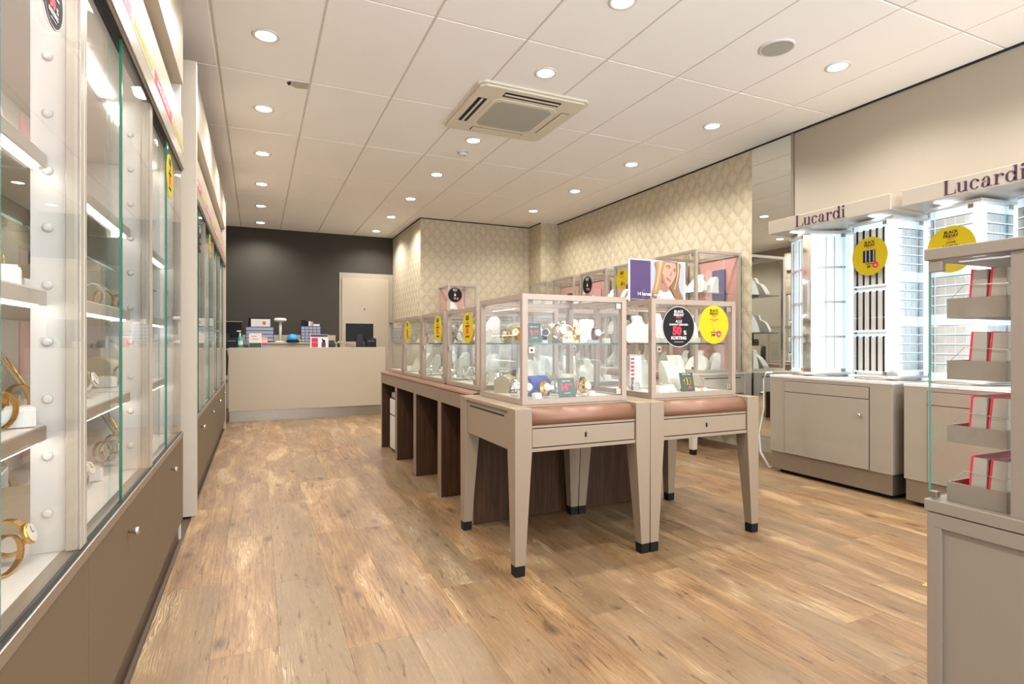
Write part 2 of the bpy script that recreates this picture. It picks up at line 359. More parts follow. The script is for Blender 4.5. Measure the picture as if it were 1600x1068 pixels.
# shadow gaps where walls meet the ceiling
for i, a in enumerate([(XR-.012, XR, YF, 7.97), (4.12, 4.13, 7.97, 8.41), (2.27, 2.28, 8.40, YB), (2.28, 4.13, 8.40, 8.41)]):
    struct(box('trim_%d' % (i+1), 'shadowgap', a[0], a[1], a[2], a[3], CEIL - .014, CEIL - .0005))
struct(box('trim_5', 'steel', 4.425, XR, 3.575, 3.60, 0, CEIL - .014))
mr = thing('wall_mirror', 'tall narrow wall mirror between plain wall and tufted wallpaper', 'mirror', (XR - .006, 3.60, 0))
box('mirror_glass', 'mirror', 0, .005, 0, .45, .12, CEIL - .016, mr)
box('plinth', 'white2', -.02, .005, 0, .45, 0, .12, mr)

# ------------------------------------------------------------------ ceiling fixtures
ring = MB().lathe([(.082, 0), (.082, -.004), (.072, -.008), (.060, -.006), (.058, .002)], 28)
DL = []
spots = [(.05, 3.811 + 1.2 * i) for i in range(-3, 6)] + [(1.862, 2.6 + 1.19 * i) for i in range(-2, 7)] + [(3.66, 2.602 + 1.175 * i) for i in range(-2, 5)]
names = ['aisle row above the left wall showcases', 'middle row above the display tables', 'row along the right wall']
proto = None
for n, (x, y) in enumerate(spots):
    if y < YF + .2: continue
    if n >= 9 and n < 18 and abs(y - 3.79) < .2: y = 3.52
    row = 0 if n < 9 else 1 if n < 18 else 2
    if proto is None:
        proto = thing('downlight', '', 'ceiling light')
        obj('lamp_rim', ring, 'card', proto, smooth=True); obj('lamp_lens', MB().cyl((0,0,0), .058, -.0035, -.001, 24), 'lens', proto)
        sd = bpy.data.lights.new('lamp_light', 'SPOT'); sd.energy = LAMP_W; sd.color = LAMP_COL; sd.spot_size = R(150); sd.spot_blend = .7; sd.shadow_soft_size = .05
        so = bpy.data.objects.new('lamp_light', sd); COL.objects.link(so); so.parent = proto; so.location = (0, 0, -.02)
        o = proto
    else: o = copy_tree(proto)
    o.location = (x, y, CEIL)
    DL.append((row, y, o))
for row in range(3):
    for i, (_, y, o) in enumerate(sorted([d for d in DL if d[0] == row], key=lambda d: -d[1])):
        o['label'] = '%s recessed spotlight from the back in the %s' % (ORD[i], names[row]); o['group'] = 'recessed spotlights, ' + names[row]
ac = thing('air_conditioner', 'square ivory ceiling cassette air conditioner with grey filter grille', 'air conditioner', (1.94, 4.25, CEIL))
S = .47
m = MB().prism([(-S+.04,-S),(S-.04,-S),(S,-S+.04),(S,S-.04),(S-.04,S),(-S+.04,S),(-S,S-.04),(-S,-S+.04)], -.018, 0, 'z')
q = S - .02; m.prism([(-q+.04,-q),(q-.04,-q),(q,-q+.04),(q,q-.04),(q-.04,q),(-q+.04,q),(-q,q-.04),(-q,-q+.04)], -.034, -.018, 'z')
obj('housing', m, 'plastic', ac, bevel=.004)
def octa(a, c): return [(-a+c,-a),(a-c,-a),(a,-a+c),(a,a-c),(a-c,a),(-a+c,a),(-a,a-c),(-a,-a+c)]
gp = obj('grille_panel', MB().prism(octa(.285, .05), -.042, -.034, 'z'), 'plastic', ac, bevel=.003)
obj('filter', MB().prism(octa(.25, .045), -.0435, -.042, 'z'), 'acgrey', gp)
for i in range(4):
    a = i * math.pi / 2
    s = obj('air_slot', MB().box(-.24, .24, -.40, -.325, -.0355, -.0342), 'shadowgap', ac, rot=(0, 0, a))
    op = i in (0, 3)
    obj('louver', MB().box(-.232, .232, -.372 if op else -.396, -.355 if op else -.33, -.040, -.0356), 'plastic', s)
def disc_fix(name, label, cat, uv, r, kind):
    x, y, z = on_z(*uv, CEIL); t = thing(name, label, cat, (x, y, CEIL))
    if kind == 0:
        obj('rim', MB().lathe([(r, 0), (r, -.006), (r*.9, -.012), (r*.86, -.008)], 32), 'card', t, smooth=True); obj('grille', MB().cyl((0,0,0), r*.86, -.010, -.006, 32), 'acgrey', t)
    else:
        obj('base', MB().lathe([(r, 0), (r, -.014)], 24), 'card', t, smooth=True); obj('sensor_dome', MB().lathe([(r*.75, -.014), (r*.7, -.04), (r*.3, -.045)], 24), 'card', t, smooth=True)
        obj('indicator', MB().cyl((r*.3,0,0), .008, -.048, -.043, 8), 'black', t)
disc_fix('ceiling_speaker', 'round grey ceiling loudspeaker grille with white rim', 'loudspeaker', (1214, 74), .11, 0)
disc_fix('smoke_detector', 'small round ivory smoke detector on the ceiling', 'smoke detector', (723, 236), .058, 1)

# ------------------------------------------------------------------ left wall showcases
W = .92
def wall_showcase(top, tall_label):
    t = thing('wall_showcase', tall_label, 'showcase')
    box('toe_kick', 'toe', -.45, -.022, 0, W, 0, .11, t)
    box('base_body', 'white2', -.48, -.021, .001, W-.001, .11, .553, t)
    d = box('base_door', 'taupe', -.02, 0, .002, W-.002, .112, .545, t, .0015)
    k = MB().lathe([(.004, 0), (.005, .012), (.010, .016), (.012, .022), (.010, .028), (.004, .030)], 14, (0, W/2 - .02, .47), 'x'); obj('knob', k, 'chrome', d, smooth=True)
    tk = box('lower_track', 'steel', -.048, .002, 0, W, .546, .572, t, .002); box('track_groove', 'shadowgap', -.018, -.003, 0, W, .572, .5735, tk)
    box('display_floor', 'white', -.48, -.05, 0, W, .555, .570, t)
    bp = box('back_panel', 'satin', -.488, -.476, 0, W, .57, 1.96, t)
    for (ya, yb, za, zb, mm) in ((.22, .46, .92, 1.42, 'pinkpale'), (.22, .46, 1.50, 1.93, 'pinkpale'), (.24, .46, .60, .80, 'rose'), (.66, .84, .92, 1.93, 'pinkpale')):
        box('backing_card', mm, -.476, -.470, ya, yb, za, zb, bp)
    box('backing_card', 'purple', -.4698, -.466, .30, .45, 1.18, 1.40, bp)
    capm = None
    for y in (0, W-.012):
        u = box('upright', 'white', -.105, -.038, y + .001, y + .011, .571, 1.96, t)
        if y:
            for i in range(10):
                zz = .66 + i * .13
                if capm is None:
                    c = obj('screw_cap', MB().lathe([(.011, 0), (.010, -.004), (.005, -.0065)], 12, (0,0,0), 'y'), 'white', u, (-.074, y + .001, zz), smooth=True); capm = c.data
                else: obj('screw_cap', None, None, u, (-.074, y + .001, zz), mesh=capm)
    box('mullion', 'frame_w', -.037, -.008, W-.03, W-.002, .574, 1.958, t, .002)
    box('mullion', 'frame_w', -.037, -.008, .002, .022, .574, 1.958, t, .002)
    for z in (.828, 1.132, 1.442):
        s = box('shelf', 'taupe2' if z < 1 else 'frame_w', -.475, -.075, .012, W-.013, z, z + .033, t, .002)
        box('shelf_top', 'white', -.47, -.08, .014, W-.015, z + .033, z + .036, s)
        box('led_strip', 'led_and_fill', -.098, -.086, .03, W-.03, z - .006, z, s)
    g = box('glass_shelf', 'glass_s', -.46, -.12, .015, W-.015, 1.31, 1.316, t); box('shelf_edge', 'edge2', -.12, -.118, .015, W-.015, 1.31, 1.316, g)
    p = box('sliding_pane', 'glass', -.030, -.025, .022, .50, .575, 1.953, t); box('pane_edge', 'edge2', -.030, -.025, .50, .502, .575, 1.953, p)
    p = box('sliding_pane', 'glass', -.014, -.008, .40, W-.03, .575, 1.953, t); box('pane_edge', 'edge', -.0145, -.0075, .396, .40, .575, 1.953, p)
    box('upper_track', 'shadowgap', -.035, -.006, 0, W, 1.9535, 1.959, t); box('track_cover', 'frame_w', -.036, 0, 0, W, 1.959, 1.9638, t)
    f = box('header', 'white2', -.07, 0, 0, W, 1.964, 2.235, t, .004)
    box('header_ledge', 'frame_w', 0, .006, 0, W, 1.966, 2.035, f, .001)
    b = box('banner', 'magenta', 0, .0015, .0, W*.52, 2.05, 2.103, f)
    box('banner', 'greywood', 0, .0015, W*.52, W, 2.05, 2.103, f)
    for yy, mm in ((W*.26, 'paperwhite'), (W*.76, 'yellow')):
        o = txt('BLACK FRIDAY DEALS', .034, mm, f, (.0018, yy, 2.076), .02); o.rotation_euler = (R(90), 0, R(90))
    box('added_interior_glow', 'led_and_fill', -.16, -.12, .04, W-.04, 1.945, 1.952, t); box('top_board', 'white', -.475, -.036, 0, W, 1.953, 1.963, t)  # glowing strip added only to brighten the interior, not a showcase fitting
    box('recess_panel', 'greywood', -.095, -.05, 0, W, 2.235, 2.42, t)
    box('cornice', 'white2', -.07, 0, 0, W, 2.42, top, t, .003)
    return t
pos_near = ['nearest left wall showcase, cut by the picture edge', 'left wall showcase with the chrome knob nearest the camera', 'last left wall showcase before the white side panel']
pos_far = ['first', 'second', 'third', 'last']
XS = -.36
a = wall_showcase(2.93, ''); NEAR = []; 
for i in range(3):
    o = a if i == 0 else copy_tree(a); o.location = (XS, .69 + W * i, 0); NEAR.append(o)
    o['label'] = 'tall taupe and white glass ' + ['wall showcase cut off by the left picture edge', 'wall showcase, middle of the near left run', 'wall showcase ending the near left run'][i]; o['group'] = 'near left wall showcases'
a = wall_showcase(2.743, ''); FARW = []
for i in range(4):
    o = a if i == 0 else copy_tree(a); o.location = (XS + .008, 3.93 + W * i, 0); FARW.append(o)
    o['label'] = 'tall glass wall showcase, %s unit of the far left run beyond the white panel' % pos_far[i]; o['group'] = 'far left wall showcases'
tag(box('side_panel', 'white2', XL + .01, -.333, 3.87, 3.928, 0, 2.743, None, .003), 'tall white panel standing between the two left showcase runs', 'panel')
tag(box('side_panel', 'white', XL + .01, -.372, 3.452, 3.47, 0, 2.93, None, .002), 'narrow pale panel closing the end of the near left showcase', 'panel')
tag(box('side_panel', 'white2', XL + .01, -.345, 7.612, 7.64, 0, 2.743, None, .002), 'pale end panel of the far left showcases beside the counter', 'panel')

# ------------------------------------------------------------------ display tables and glass cases
def leg_mesh(cx, cy, sx, sy, H, top=.085, bot=.05):
    # corner post with outer faces nearly upright and inner faces tapering
    o = .002
    def quad(w_, ins, z):
        xs = sorted((cx + sx * ins, cx + sx * (ins + w_))); ys = sorted((cy + sy * ins, cy + sy * (ins + w_)))
        return [(xs[0], ys[0], z), (xs[1], ys[0], z), (xs[1], ys[1], z), (xs[0], ys[1], z)]
    m = MB().add(quad(bot, o, .048) + quad(top, 0, .555) + quad(top, 0, H), [(0,3,2,1),(8,9,10,11)] + [(k*4+i, k*4+(i+1)%4, k*4+4+(i+1)%4, k*4+4+i) for k in range(2) for i in range(4)])
    f = MB().hexa(quad(bot - .004, o + .002, 0), quad(bot - .001, o + .0005, .0475)); return m, f
def display_table(label, loc, rz=0, group=None, Wt=.742, D=.74, H=.75, mm='table'):
    t = thing('display_table', label, 'table', loc, rz, group)
    for cx, sx in ((0, 1), (Wt, -1)):
        for cy, sy in ((0, 1), (D, -1)):
            a, f = leg_mesh(cx, cy, sx, sy, H); l = obj('leg', a, mm, t, bevel=.002); obj('foot_cap', f, 'foot', l)
    L0, L1 = .0855, Wt - .0855
    box('table_top', mm, .004, Wt - .004, .10, D - .002, H - .018, H - .001, t, .002)
    # padded leather roll along the front edge
    prof = [(.008, .672), (.006, .70), (.012, .722), (.03, .738), (.055, .744), (.125, .744), (.125, .672)]
    obj('padded_roll', MB().prism(prof, L0, L1, 'x'), 'leather', t, smooth=True)
    box('rail', mm, L0, L1, .01, .03, .660, .671, t)
    d = box('drawer', mm, L0 + .004, L1 - .004, .008, .10, .572, .655, t, .0015)
    obj('keyhole', MB().prism([(Wt/2-.005,.603),(Wt/2+.005,.603),(Wt/2+.005,.622),(Wt/2,.627),(Wt/2-.005,.622)], .0055, .0079, 'y'), 'black', d)
    box('drawer_gap', 'shadowgap', L0, L1, .014, .02, .555, .660, t)
    box('rail', mm, L0, L1, .006, .03, .552, .5675, t, .001)
    for x0, x1, s in ((.012, .034, -1), (Wt - .034, Wt - .012, 1)):
        ap = box('side_apron', mm, x0, x1, .0855, D - .0855, .553, H - .019, t, .0015)
        xx = x0 if s < 0 else x1
        box('pull_slot', 'shadowgap', xx - .001, xx + .001, .15, D - .13, .70, .709, ap)
    box('back_apron', mm, L0, L1, D - .04, D - .02, .553, H - .019, t)
    return t
T1 = (1.043, 2.262, 0); T2 = (1.787, 2.262, 0)
display_table('beige display table nearest the aisle, with tapered legs and black feet', T1, 0, 'front display tables')
display_table('beige display table under the case with two round stickers', T2, 0, 'front display tables')
def glass_case(label, loc, Wc, D, H, shelves, rz=0, group=None, back=None, fm='frame', t_=.028, name='glass_case', door=True, lit=False):
    t = thing(name, label, 'glass case', loc, rz, group)
    m = MB(); e = .0006
    for x in (0, Wc - t_):
        for y in (0, D - t_): m.box(x, x + t_, y, y + t_, 0, H)
    for z in (0, H - t_):
        for y in (0, D - t_): m.box(t_ - e, Wc - t_ + e, y + e, y + t_ - e, z + e, z + t_ - e)
        for x in (0, Wc - t_): m.box(x + e, x + t_ - e, t_ - e, D - t_ + e, z + e, z + t_ - e)
    fr = obj('frame', m, fm, t)
    box('display_floor', 'white', t_, Wc - t_, t_, D - t_, .004, .022, t)
    k = t_ / 2
    fp = box('pane', 'glass', t_ + .003, Wc - t_ - .003, .004, .010, t_ + .003, H - t_ - .003, t)
    if door:
        for z in (t_ + .004, H - t_ - .034): box('hinge_clip', 'steel', Wc - t_ - .034, Wc - t_ - .004, .001, .014, z, z + .03, fp, .002)
        lk = box('lock', 'steel', t_ + .004, t_ + .036, -.002, .014, H/2 - .02, H/2 + .012, fp, .002)
        obj('lock_cylinder', MB().cyl((t_ + .02, 0, H/2 - .004), .006, -.0035, 0, 12, 'y'), 'black', fp)
    box('pane', 'glass', k - .003, k + .003, t_, D - t_, t_, H - t_, t); box('pane', 'glass', Wc - k - .003, Wc - k + .003, t_, D - t_, t_, H - t_, t)
    if back: box('back_panel', back, t_, Wc - t_, D - k - .003, D - k + .003, t_, H - t_, t)
    else: box('pane', 'glass', t_, Wc - t_, D - k - .003, D - k + .003, t_, H - t_, t)
    box('pane', 'glass', t_, Wc - t_, t_, D - t_, H - k - .003, H - k + .003, t)
    for z in shelves:
        s = box('glass_shelf', 'glass_s', t_ + .006, Wc - t_ - .006, .05, D - t_ - .006, z, z + .007, t); box('shelf_edge', 'edge', t_ + .006, Wc - t_ - .006, .0485, .05, z, z + .007, s)
    if lit:
        for x in (t_ + .001, Wc - t_ - .005): box('led_strip', 'led_soft', x, x + .004, t_ + .03, D - t_ - .03, H - t_ - .006, H - t_ - .001, t)
    return t
CZ = .750
C1 = (1.14, 2.39, CZ); C2 = (1.895, 2.39, CZ)
glass_case('square framed glass case full of watches on the front aisle-side table', C1, .594, .56, .53, [.287], group='front glass cases')
glass_case('square framed glass case bearing a black and a yellow round sticker', C2, .594, .56, .53, [.287], group='front glass cases')
# brown open units behind
def brown_unit(label, loc, rz=0, group=None):
    t = thing('brown_unit', label, 'display counter', loc, rz, group); Wu, D, H = .655, .655, .75
    for y in (0, Wu - .036):
        s = box('side_slab', 'brown', .004, D, y + .0005, y + .0355, .004, H - .016, t); box('edge_band', 'taupe2', 0, .004, y + .0005, y + .0355, .004, H - .016, s)
    box('top_slab', 'brown', .004, D, 0, Wu, H - .016, H, t)
    box('apron', 'taupe2', 0, .02, .036, Wu - .036, H - .105, H - .016, t)
    box('back_board', 'brown', D - .03, D - .01, .036, Wu - .036, .004, H - .016, t)
    obj('padded_edge', MB().prism([(0, H-.016), (-.006, H-.008), (0, H+.002), (.02, H+.008), (.06, H+.008), (.06, H-.016+.016), (.004, H)], 0, Wu, 'y'), 'leather', t)
    return t
UY = 3.03; UP = .657
ordn = ['first', 'second', 'third', 'fourth']
for i in range(4):
    brown_unit('open dark brown counter bay with taupe edges facing the aisle, %s behind the beige tables' % ordn[i], (1.13, UY + UP * i, 0), 0, 'brown counter bays along the aisle')
for i in range(4):
    brown_unit('dark brown counter bay of the inner row, %s behind the beige tables' % ordn[i], (2.45, UY + UP * i + .656, 0), math.pi, 'brown counter bays of the inner row')
BX = 1.20; BYS = [3.155, 3.80, 4.425, 5.055]
for i in range(4):
    glass_case('framed glass case on the brown counter, %s along the aisle' % ordn[i], (BX, BYS[i] + .585, .7585), .585, .56, .507, [.275], R(-90), 'glass cases along the aisle')
for i in range(4):
    glass_case('framed glass case in the inner row over the brown counter, %s from the front' % ordn[i], (1.83, BYS[i], .7585), .56, .585, .507, [.275], 0, 'inner row glass cases')
# white pedestal in the last bay
ped = thing('drawer_pedestal', 'small white drawer unit standing in the farthest brown counter bay', 'drawer unit', (1.20, 5.13, 0))
box('carcass', 'white', .0, .42, 0, .36, .02, .56, ped, .003)
for z0, z1 in ((.03, .34), (.355, .50)):
    box('drawer', 'white', -.018, -.001, .004, .356, z0, z1, ped, .002)
    box('grip_gap', 'shadowgap', -.010, -.001, .004, .356, z1 + .001, z1 + .013, ped)
# tables and tall cases along the right wall
TY = [4.17, 4.93, 5.695, 6.455, 7.215]
for i, y in enumerate(TY):
    display_table('pale display table against the tufted wall, %s from the mirror' % (ordn + ['fifth'])[i], (3.68, y + .615, 0), R(-90), 'wall side display tables', mm='white2')
    glass_case('tall framed glass case with pink backing by the tufted wall, %s from the mirror' % (ordn + ['fifth'])[i], (3.83, y + .60, CZ), .60, .585, 1.19, [.39, .78], R(-90), 'tall wall cases', back='pink', fm='frame_w')
display_table('pale display table in front of the alcove wallpaper', (2.40, 7.50, 0), 0, None, mm='white2')
glass_case('slim tall glass case with a black round sticker before the alcove wallpaper', (2.47, 7.62, CZ), .44, .50, 1.13, [.38, .76], 0, None, back='pink', fm='frame_w')

# ------------------------------------------------------------------ right wall cabinets with rotating towers
def stroke(m, pts, d0, d1):
    # pts: (x, y, halfwidth-normal pairs) -> quads extruded between depths
    for i in range(len(pts) - 1):
        (x0, y0, ax0, ay0), (x1, y1, ax1, ay1) = pts[i], pts[i+1]
        q = [(x0-ax0, y0-ay0), (x1-ax1, y1-ay1), (x1+ax1, y1+ay1), (x0+ax0, y0+ay0)]
        m.prism(q, d0, d1, 'y')
def arc(m, cx, cy, rx, ry, a0, a1, thick, thin, d0, d1, n=18):
    pts = []
    for i in range(n + 1):
        a = R(a0 + (a1 - a0) * i / n); w_ = (thin + (thick - thin) * abs(math.cos(a)) ** 1.6) / 2
        c, s = math.cos(a), math.sin(a); pts.append((cx + (rx - w_) * c, cy + (ry - w_) * s, w_ * c, w_ * s))
    stroke(m, pts, d0, d1)
def rect(m, x0, x1, y0, y1, d0, d1): m.prism([(x0,y0),(x1,y0),(x1,y1),(x0,y1)], d0, d1, 'y')
def ball(m, x, y, r, d0, d1): m.prism([(x + r*math.cos(R(a)), y + r*math.sin(R(a))) for a in range(0, 360, 30)], d0, d1, 'y')
def serif_word(parent, loc, h, rz):
    D = (-.0015, .0); x = 0; th = .15; tn = .035; xh = .68
    for ch in 'Lucardi':
        m = MB()
        if ch == 'L':
            rect(m, .08, .25, 0, 1, *D); rect(m, 0, .35, .965, 1, *D); rect(m, 0, .74, 0, .035, *D); m.prism([(.66, .035), (.74, .035), (.74, .30), (.72, .30)], *D, 'y'); wd = .80
        elif ch == 'u':
            rect(m, .07, .07+th, .16, xh, *D); rect(m, 0, .10, xh-.035, xh, *D); arc(m, .30, .18, .23, .19, 180, 330, th*.8, tn*1.6, *D)
            rect(m, .46, .46+th, 0, xh, *D); rect(m, .38, .48, xh-.035, xh, *D); rect(m, .6, .68, 0, .035, *D); wd = .74
        elif ch == 'c':
            arc(m, .31, .34, .29, .35, 40, 320, th*1.1, tn*1.3, *D); ball(m, .50, .53, .075, *D); wd = .66
        elif ch == 'a':
            rect(m, .36, .36+th, .10, .50, *D); arc(m, .30, .46, .21, .23, 0, 155, th*.9, tn*1.3, *D); ball(m, .12, .50, .07, *D)
            arc(m, .24, .19, .23, .20, 75, 350, th*1.1, tn*1.2, *D); arc(m, .52, .10, .16, .10, 180, 300, th*.8, tn, *D); rect(m, .56, .64, .01, .04, *D); wd = .69
        elif ch == 'r':
            rect(m, .09, .09+th, 0, xh, *D); rect(m, 0, .10, xh-.035, xh, *D); rect(m, .0, .34, 0, .035, *D)
            arc(m, .40, .45, .19, .23, 60, 170, tn*2.2, tn*1.4, *D); ball(m, .49, .56, .085, *D); wd = .62
        elif ch == 'd':
            arc(m, .29, .34, .29, .35, 20, 340, th*1.1, tn*1.3, *D); rect(m, .47, .47+th, 0, 1, *D); rect(m, .38, .48, .965, 1, *D); rect(m, .6, .70, 0, .035, *D); wd = .75
        else:
            rect(m, .09, .09+th, 0, xh, *D); rect(m, 0, .10, xh-.035, xh, *D); rect(m, .0, .34, 0, .035, *D); ball(m, .165, .90, .10, *D); wd = .4
        m.v = [((vx + x) * h, vy, vz * h) for vx, vy, vz in m.v]
        obj('letter', m, 'plum', parent, loc, rot=(0, 0, rz)); x += wd
    return x * h
def tower_cabinet(label, yn, yf, text_y):
    # root at far front corner, local frame = world offsets
    t = thing('tower_cabinet', label, 'cabinet', (3.82, yn, 0), 0, 'white tower cabinets'); L = yf - yn
    box('carcass', 'cabinet', .001, .60, 0, L, .168, .765, t, .002)
    box('worktop', 'white', -.002, .605, -.002, L + .002, .765, .785, t, .003)
    k = box('kick_plate', 'steel', .012, .60, .006, L - .006, .03, .168, t, .002)
    box('plinth_shadow', 'shadowgap', .06, .56, .05, L - .05, 0, .03, t)
    y0, y1 = .155, L - .145
    box('front_gap', 'shadowgap', -.001, .001, y0 - .004, y1 + .004, .168, .742, t)
    box('drawer', 'cabinet', -.006, -.001, y0, y1, .659, .738, t, .001)
    d = box('door', 'cabinet', -.006, -.001, y0, y1, .172, .654, t, .001)
    obj('knob', MB().lathe([(.005, -.006), (.006, -.018), (.012, -.024), (.010, -.032), (.004, -.034)], 14, (0, y0 + .055, .545), 'x'), 'chrome', d, smooth=True)
    # canopy carried on the back wall
    c = box('canopy', 'white2', -.02, .612, 0, L, 1.925, 2.030, t, .003)
    box('canopy_light', 'led', .05, .55, .15, .19, 1.921, 1.9245, c); box('canopy_light', 'led', .05, .55, L - .19, L - .15, 1.921, 1.9245, c)
    serif_word(c, (-.0202, text_y - yn, 1.938), .088, R(-90))
    box('back_board', 'lightbox', .60, .612, 0, L, .785, 1.925, t)
    return t
tower_cabinet('white cabinet and lettered canopy holding the two far rotating towers', 2.335, 3.305, 3.05)
tower_cabinet('white cabinet and lettered canopy partly hidden by the glass kiosk', 1.29, 2.262, 2.02)
def tower(label, cx, cy, rz, faces):
    t = thing('display_tower', label, 'display tower', (cx, cy, .7858), rz, 'lit rotating display towers'); s = .17; Ht = 1.125
    obj('turntable', MB().cyl((0,0,0), .2, 0, .012, 32), 'steel', t, smooth=True)
    box('core', 'lightbox', -.125, .125, -.125, .125, .02, Ht - .01, t)
    box('bottom_plate', 'white', -s, s, -s, s, .012, .03, t, .004); box('top_plate', 'white', -s, s, -s, s, Ht - .02, Ht, t, .004)
    for sx in (-1, 1):
        for sy in (-1, 1):
            a = s - .001; b = s - .046
            obj('corner_post', MB().prism([(sx*b, sy*a), (sx*a, sy*b), (sx*b, sy*b)][::1 if sx*sy > 0 else -1], .03, Ht - .02, 'z'), 'chrome', t)
    for i, kind in enumerate(faces):
        f = thing('face_panel', '', '', (0,0,0)); del f['label']; del f['category']; f.parent = t; f.rotation_euler = (0, 0, i * math.pi / 2)
        # local: face looks to -y, spans x -.125...125
        box('led_strip', 'led', -.121 if i % 2 else .112, -.112 if i % 2 else .121, -.150, -.140, .05, Ht - .04, f)
        box('pane', 'glass', -.123, .123, -.1695, -.1665, .035, Ht - .025, f)
        for z in (.035, Ht - .05): box('clip', 'steel', .095, .125, -.1705, -.160, z, z + .025, f)
        if kind == 'rail':
            for z in (.30, .57, .84): box('rail', 'white', -.118, .118, -.142, -.126, z, z + .014, f)
            for x in (-.06, .0, .06): box('divider', 'white', x - .003, x + .003, -.136, -.126, .05, Ht - .04, f)
        elif kind == 'strap':
            for z0, z1 in ((.06, .30), (.35, .62), (.67, 1.06)):
                for k in range(5):
                    x = -.10 + k * .05; box('card', 'card', x - .017, x + .017, -.134, -.1255, z0, z1, f)
                    box('strap', 'ink', x - .028, x - .019, -.139, -.1255, z0, z1 + .005, f)
                box('rail', 'white', -.118, .118, -.148, -.1255, z0 - .028, z0 - .014, f)
        else:
            n = 16
            for r in range(n):
                if r in (5, 10): continue
                z = .07 + r * .062
                for k in range(4):
                    x = -.09 + k * .06; box('card', 'card', x - .026, x + .026, -.134, -.1255, z, z + .045, f)
                box('hanger', 'ink', -.118, .118, -.129, -.1255, z + .048, z + .052, f)
    return t
# rotation such that near corner faces the aisle
tower('glowing tower of empty white rails, left of the black strap tower', 4.114, 3.084, R(-90) - R(32), ['rail'] * 4)
tower('glowing tower with rows of black straps behind a yellow sticker', 4.105, 2.545, R(-90) - R(5), ['strap', 'grid', 'rail', 'grid'])
tower('glowing tower covered with a grid of small white cards behind a cut yellow sticker', 4.105, 2.035, R(-90) - R(5), ['grid', 'grid', 'rail', 'grid'])
tower('glowing tower at the right picture edge above the glass kiosk', 4.11, 1.56, R(-90) - R(32), ['grid', 'rail', 'grid', 'rail'])

# ------------------------------------------------------------------ foreground glass kiosk
KX, KY = 1.32, .735
kk = thing('glass_kiosk', 'beige framed glass kiosk with stacked trays in the right foreground', 'showcase', (KX, KY, 0))
# local: x away from the aisle, y negative toward the camera
box('base_body', 'kiosk', .004, .62, -.86, -.003, .03, .685, kk, .003)
box('plinth', 'shadowgap', .03, .60, -.84, -.03, 0, .03, kk)
for y0, y1 in ((-.13, -.003),):
    pass
bf = MB().box(-.004, .004, -.86, -.003, .655, .685).box(-.004, .004, -.86, -.003, .03, .07).box(-.004, .004, -.030, -.003, .07, .655).box(-.004, .004, -.86, -.83, .07, .655)
obj('base_frame', bf, 'kiosk', kk, bevel=.001)
box('base_top', 'kiosk', -.006, .625, -.865, .002, .687, .7125, kk, .002)
box('top_frame', 'kiosk', -.006, .625, -.865, .002, 1.225, 1.25, kk, .002)
for y in (-.155, -.60): box('post', 'kiosk', 0, .04, y - .026, y + .006, .712, 1.225, kk, .001)
for y in (-.155, -.60): box('post', 'kiosk', .58, .62, y - .026, y + .006, .712, 1.225, kk, .001)
p = box('pane', 'glass', .004, .009, -.148, -.004, .716, 1.223, kk); box('pane_edge', 'edge2', .004, .009, -.0045, -.002, .716, 1.223, p)
box('hinge_clip', 'steel', .0, .014, -.03, -.004, 1.200, 1.222, p, .001); box('hinge_clip', 'steel', .0, .014, -.02, -.004, .716, .730, p, .001)
box('pane', 'glass', .009, .61, -.006, -.002, .716, 1.223, kk)
box('pane', 'glass', .004, .009, -.575, -.182, .716, 1.223, kk)
box('pane', 'glass', .612, .616, -.86, -.004, .716, 1.223, kk)
TR = [(.713, .753), (.838, .874), (.971, 1.011), (1.100, 1.142)]
for i, (z0, z1) in enumerate(TR):
    lv = ['lowest', 'second lowest', 'second highest', 'highest'][i]
    tr = thing('card_tray', 'beige tray inside the glass kiosk, %s of four' % lv, 'tray', (KX + .020, KY - .134, z0), 0, 'kiosk trays'); h = z1 - z0
    m = MB().box(0, .42, 0, .105, 0, .004).box(0, .004, 0, .105, .004, h).box(.416, .42, 0, .105, .004, h).box(.004, .416, 0, .004, .004, h).box(.004, .416, .101, .105, .004, h)
    obj('tray_box', m, 'kiosk', tr)
    obj('wire_guard', MB().tube([(.006, .10, h), (.006, .075, h + .028), (.006, .0, h + .024), (.41, .0, h + .024)], .0007, 5), 'chrome', tr)
    for b in range(2):
        bx = thing('gift_box', 'off-white gift box with red %s in the %s kiosk tray' % (['back board, leaning', 'edge, upright'][b], lv), 'box', (KX + .030, KY - .070 - b * .033, z0 + .0045), 0, 'gift boxes in the kiosk')
        m = MB().hexa([(0, -.024, 0), (.30, -.024, 0), (.30, .004, 0), (0, .004, 0)], [(0, -.027, .094), (.30, -.027, .094), (.30, -.003 if b == 0 else -.005, .094), (0, -.003 if b == 0 else -.005, .094)])
        obj('lid', m, 'kioskbox', bx)
        m = MB().hexa([(0, .0045, 0), (.30, .0045, 0), (.30, .008, 0), (0, .008, 0)], [(0, -.0025 - .002*b, .096), (.30, -.0025 - .002*b, .096), (.30, .001 - .002*b, .096), (0, .001 - .002*b, .096)])
        obj('red_backing', m, 'red', bx)

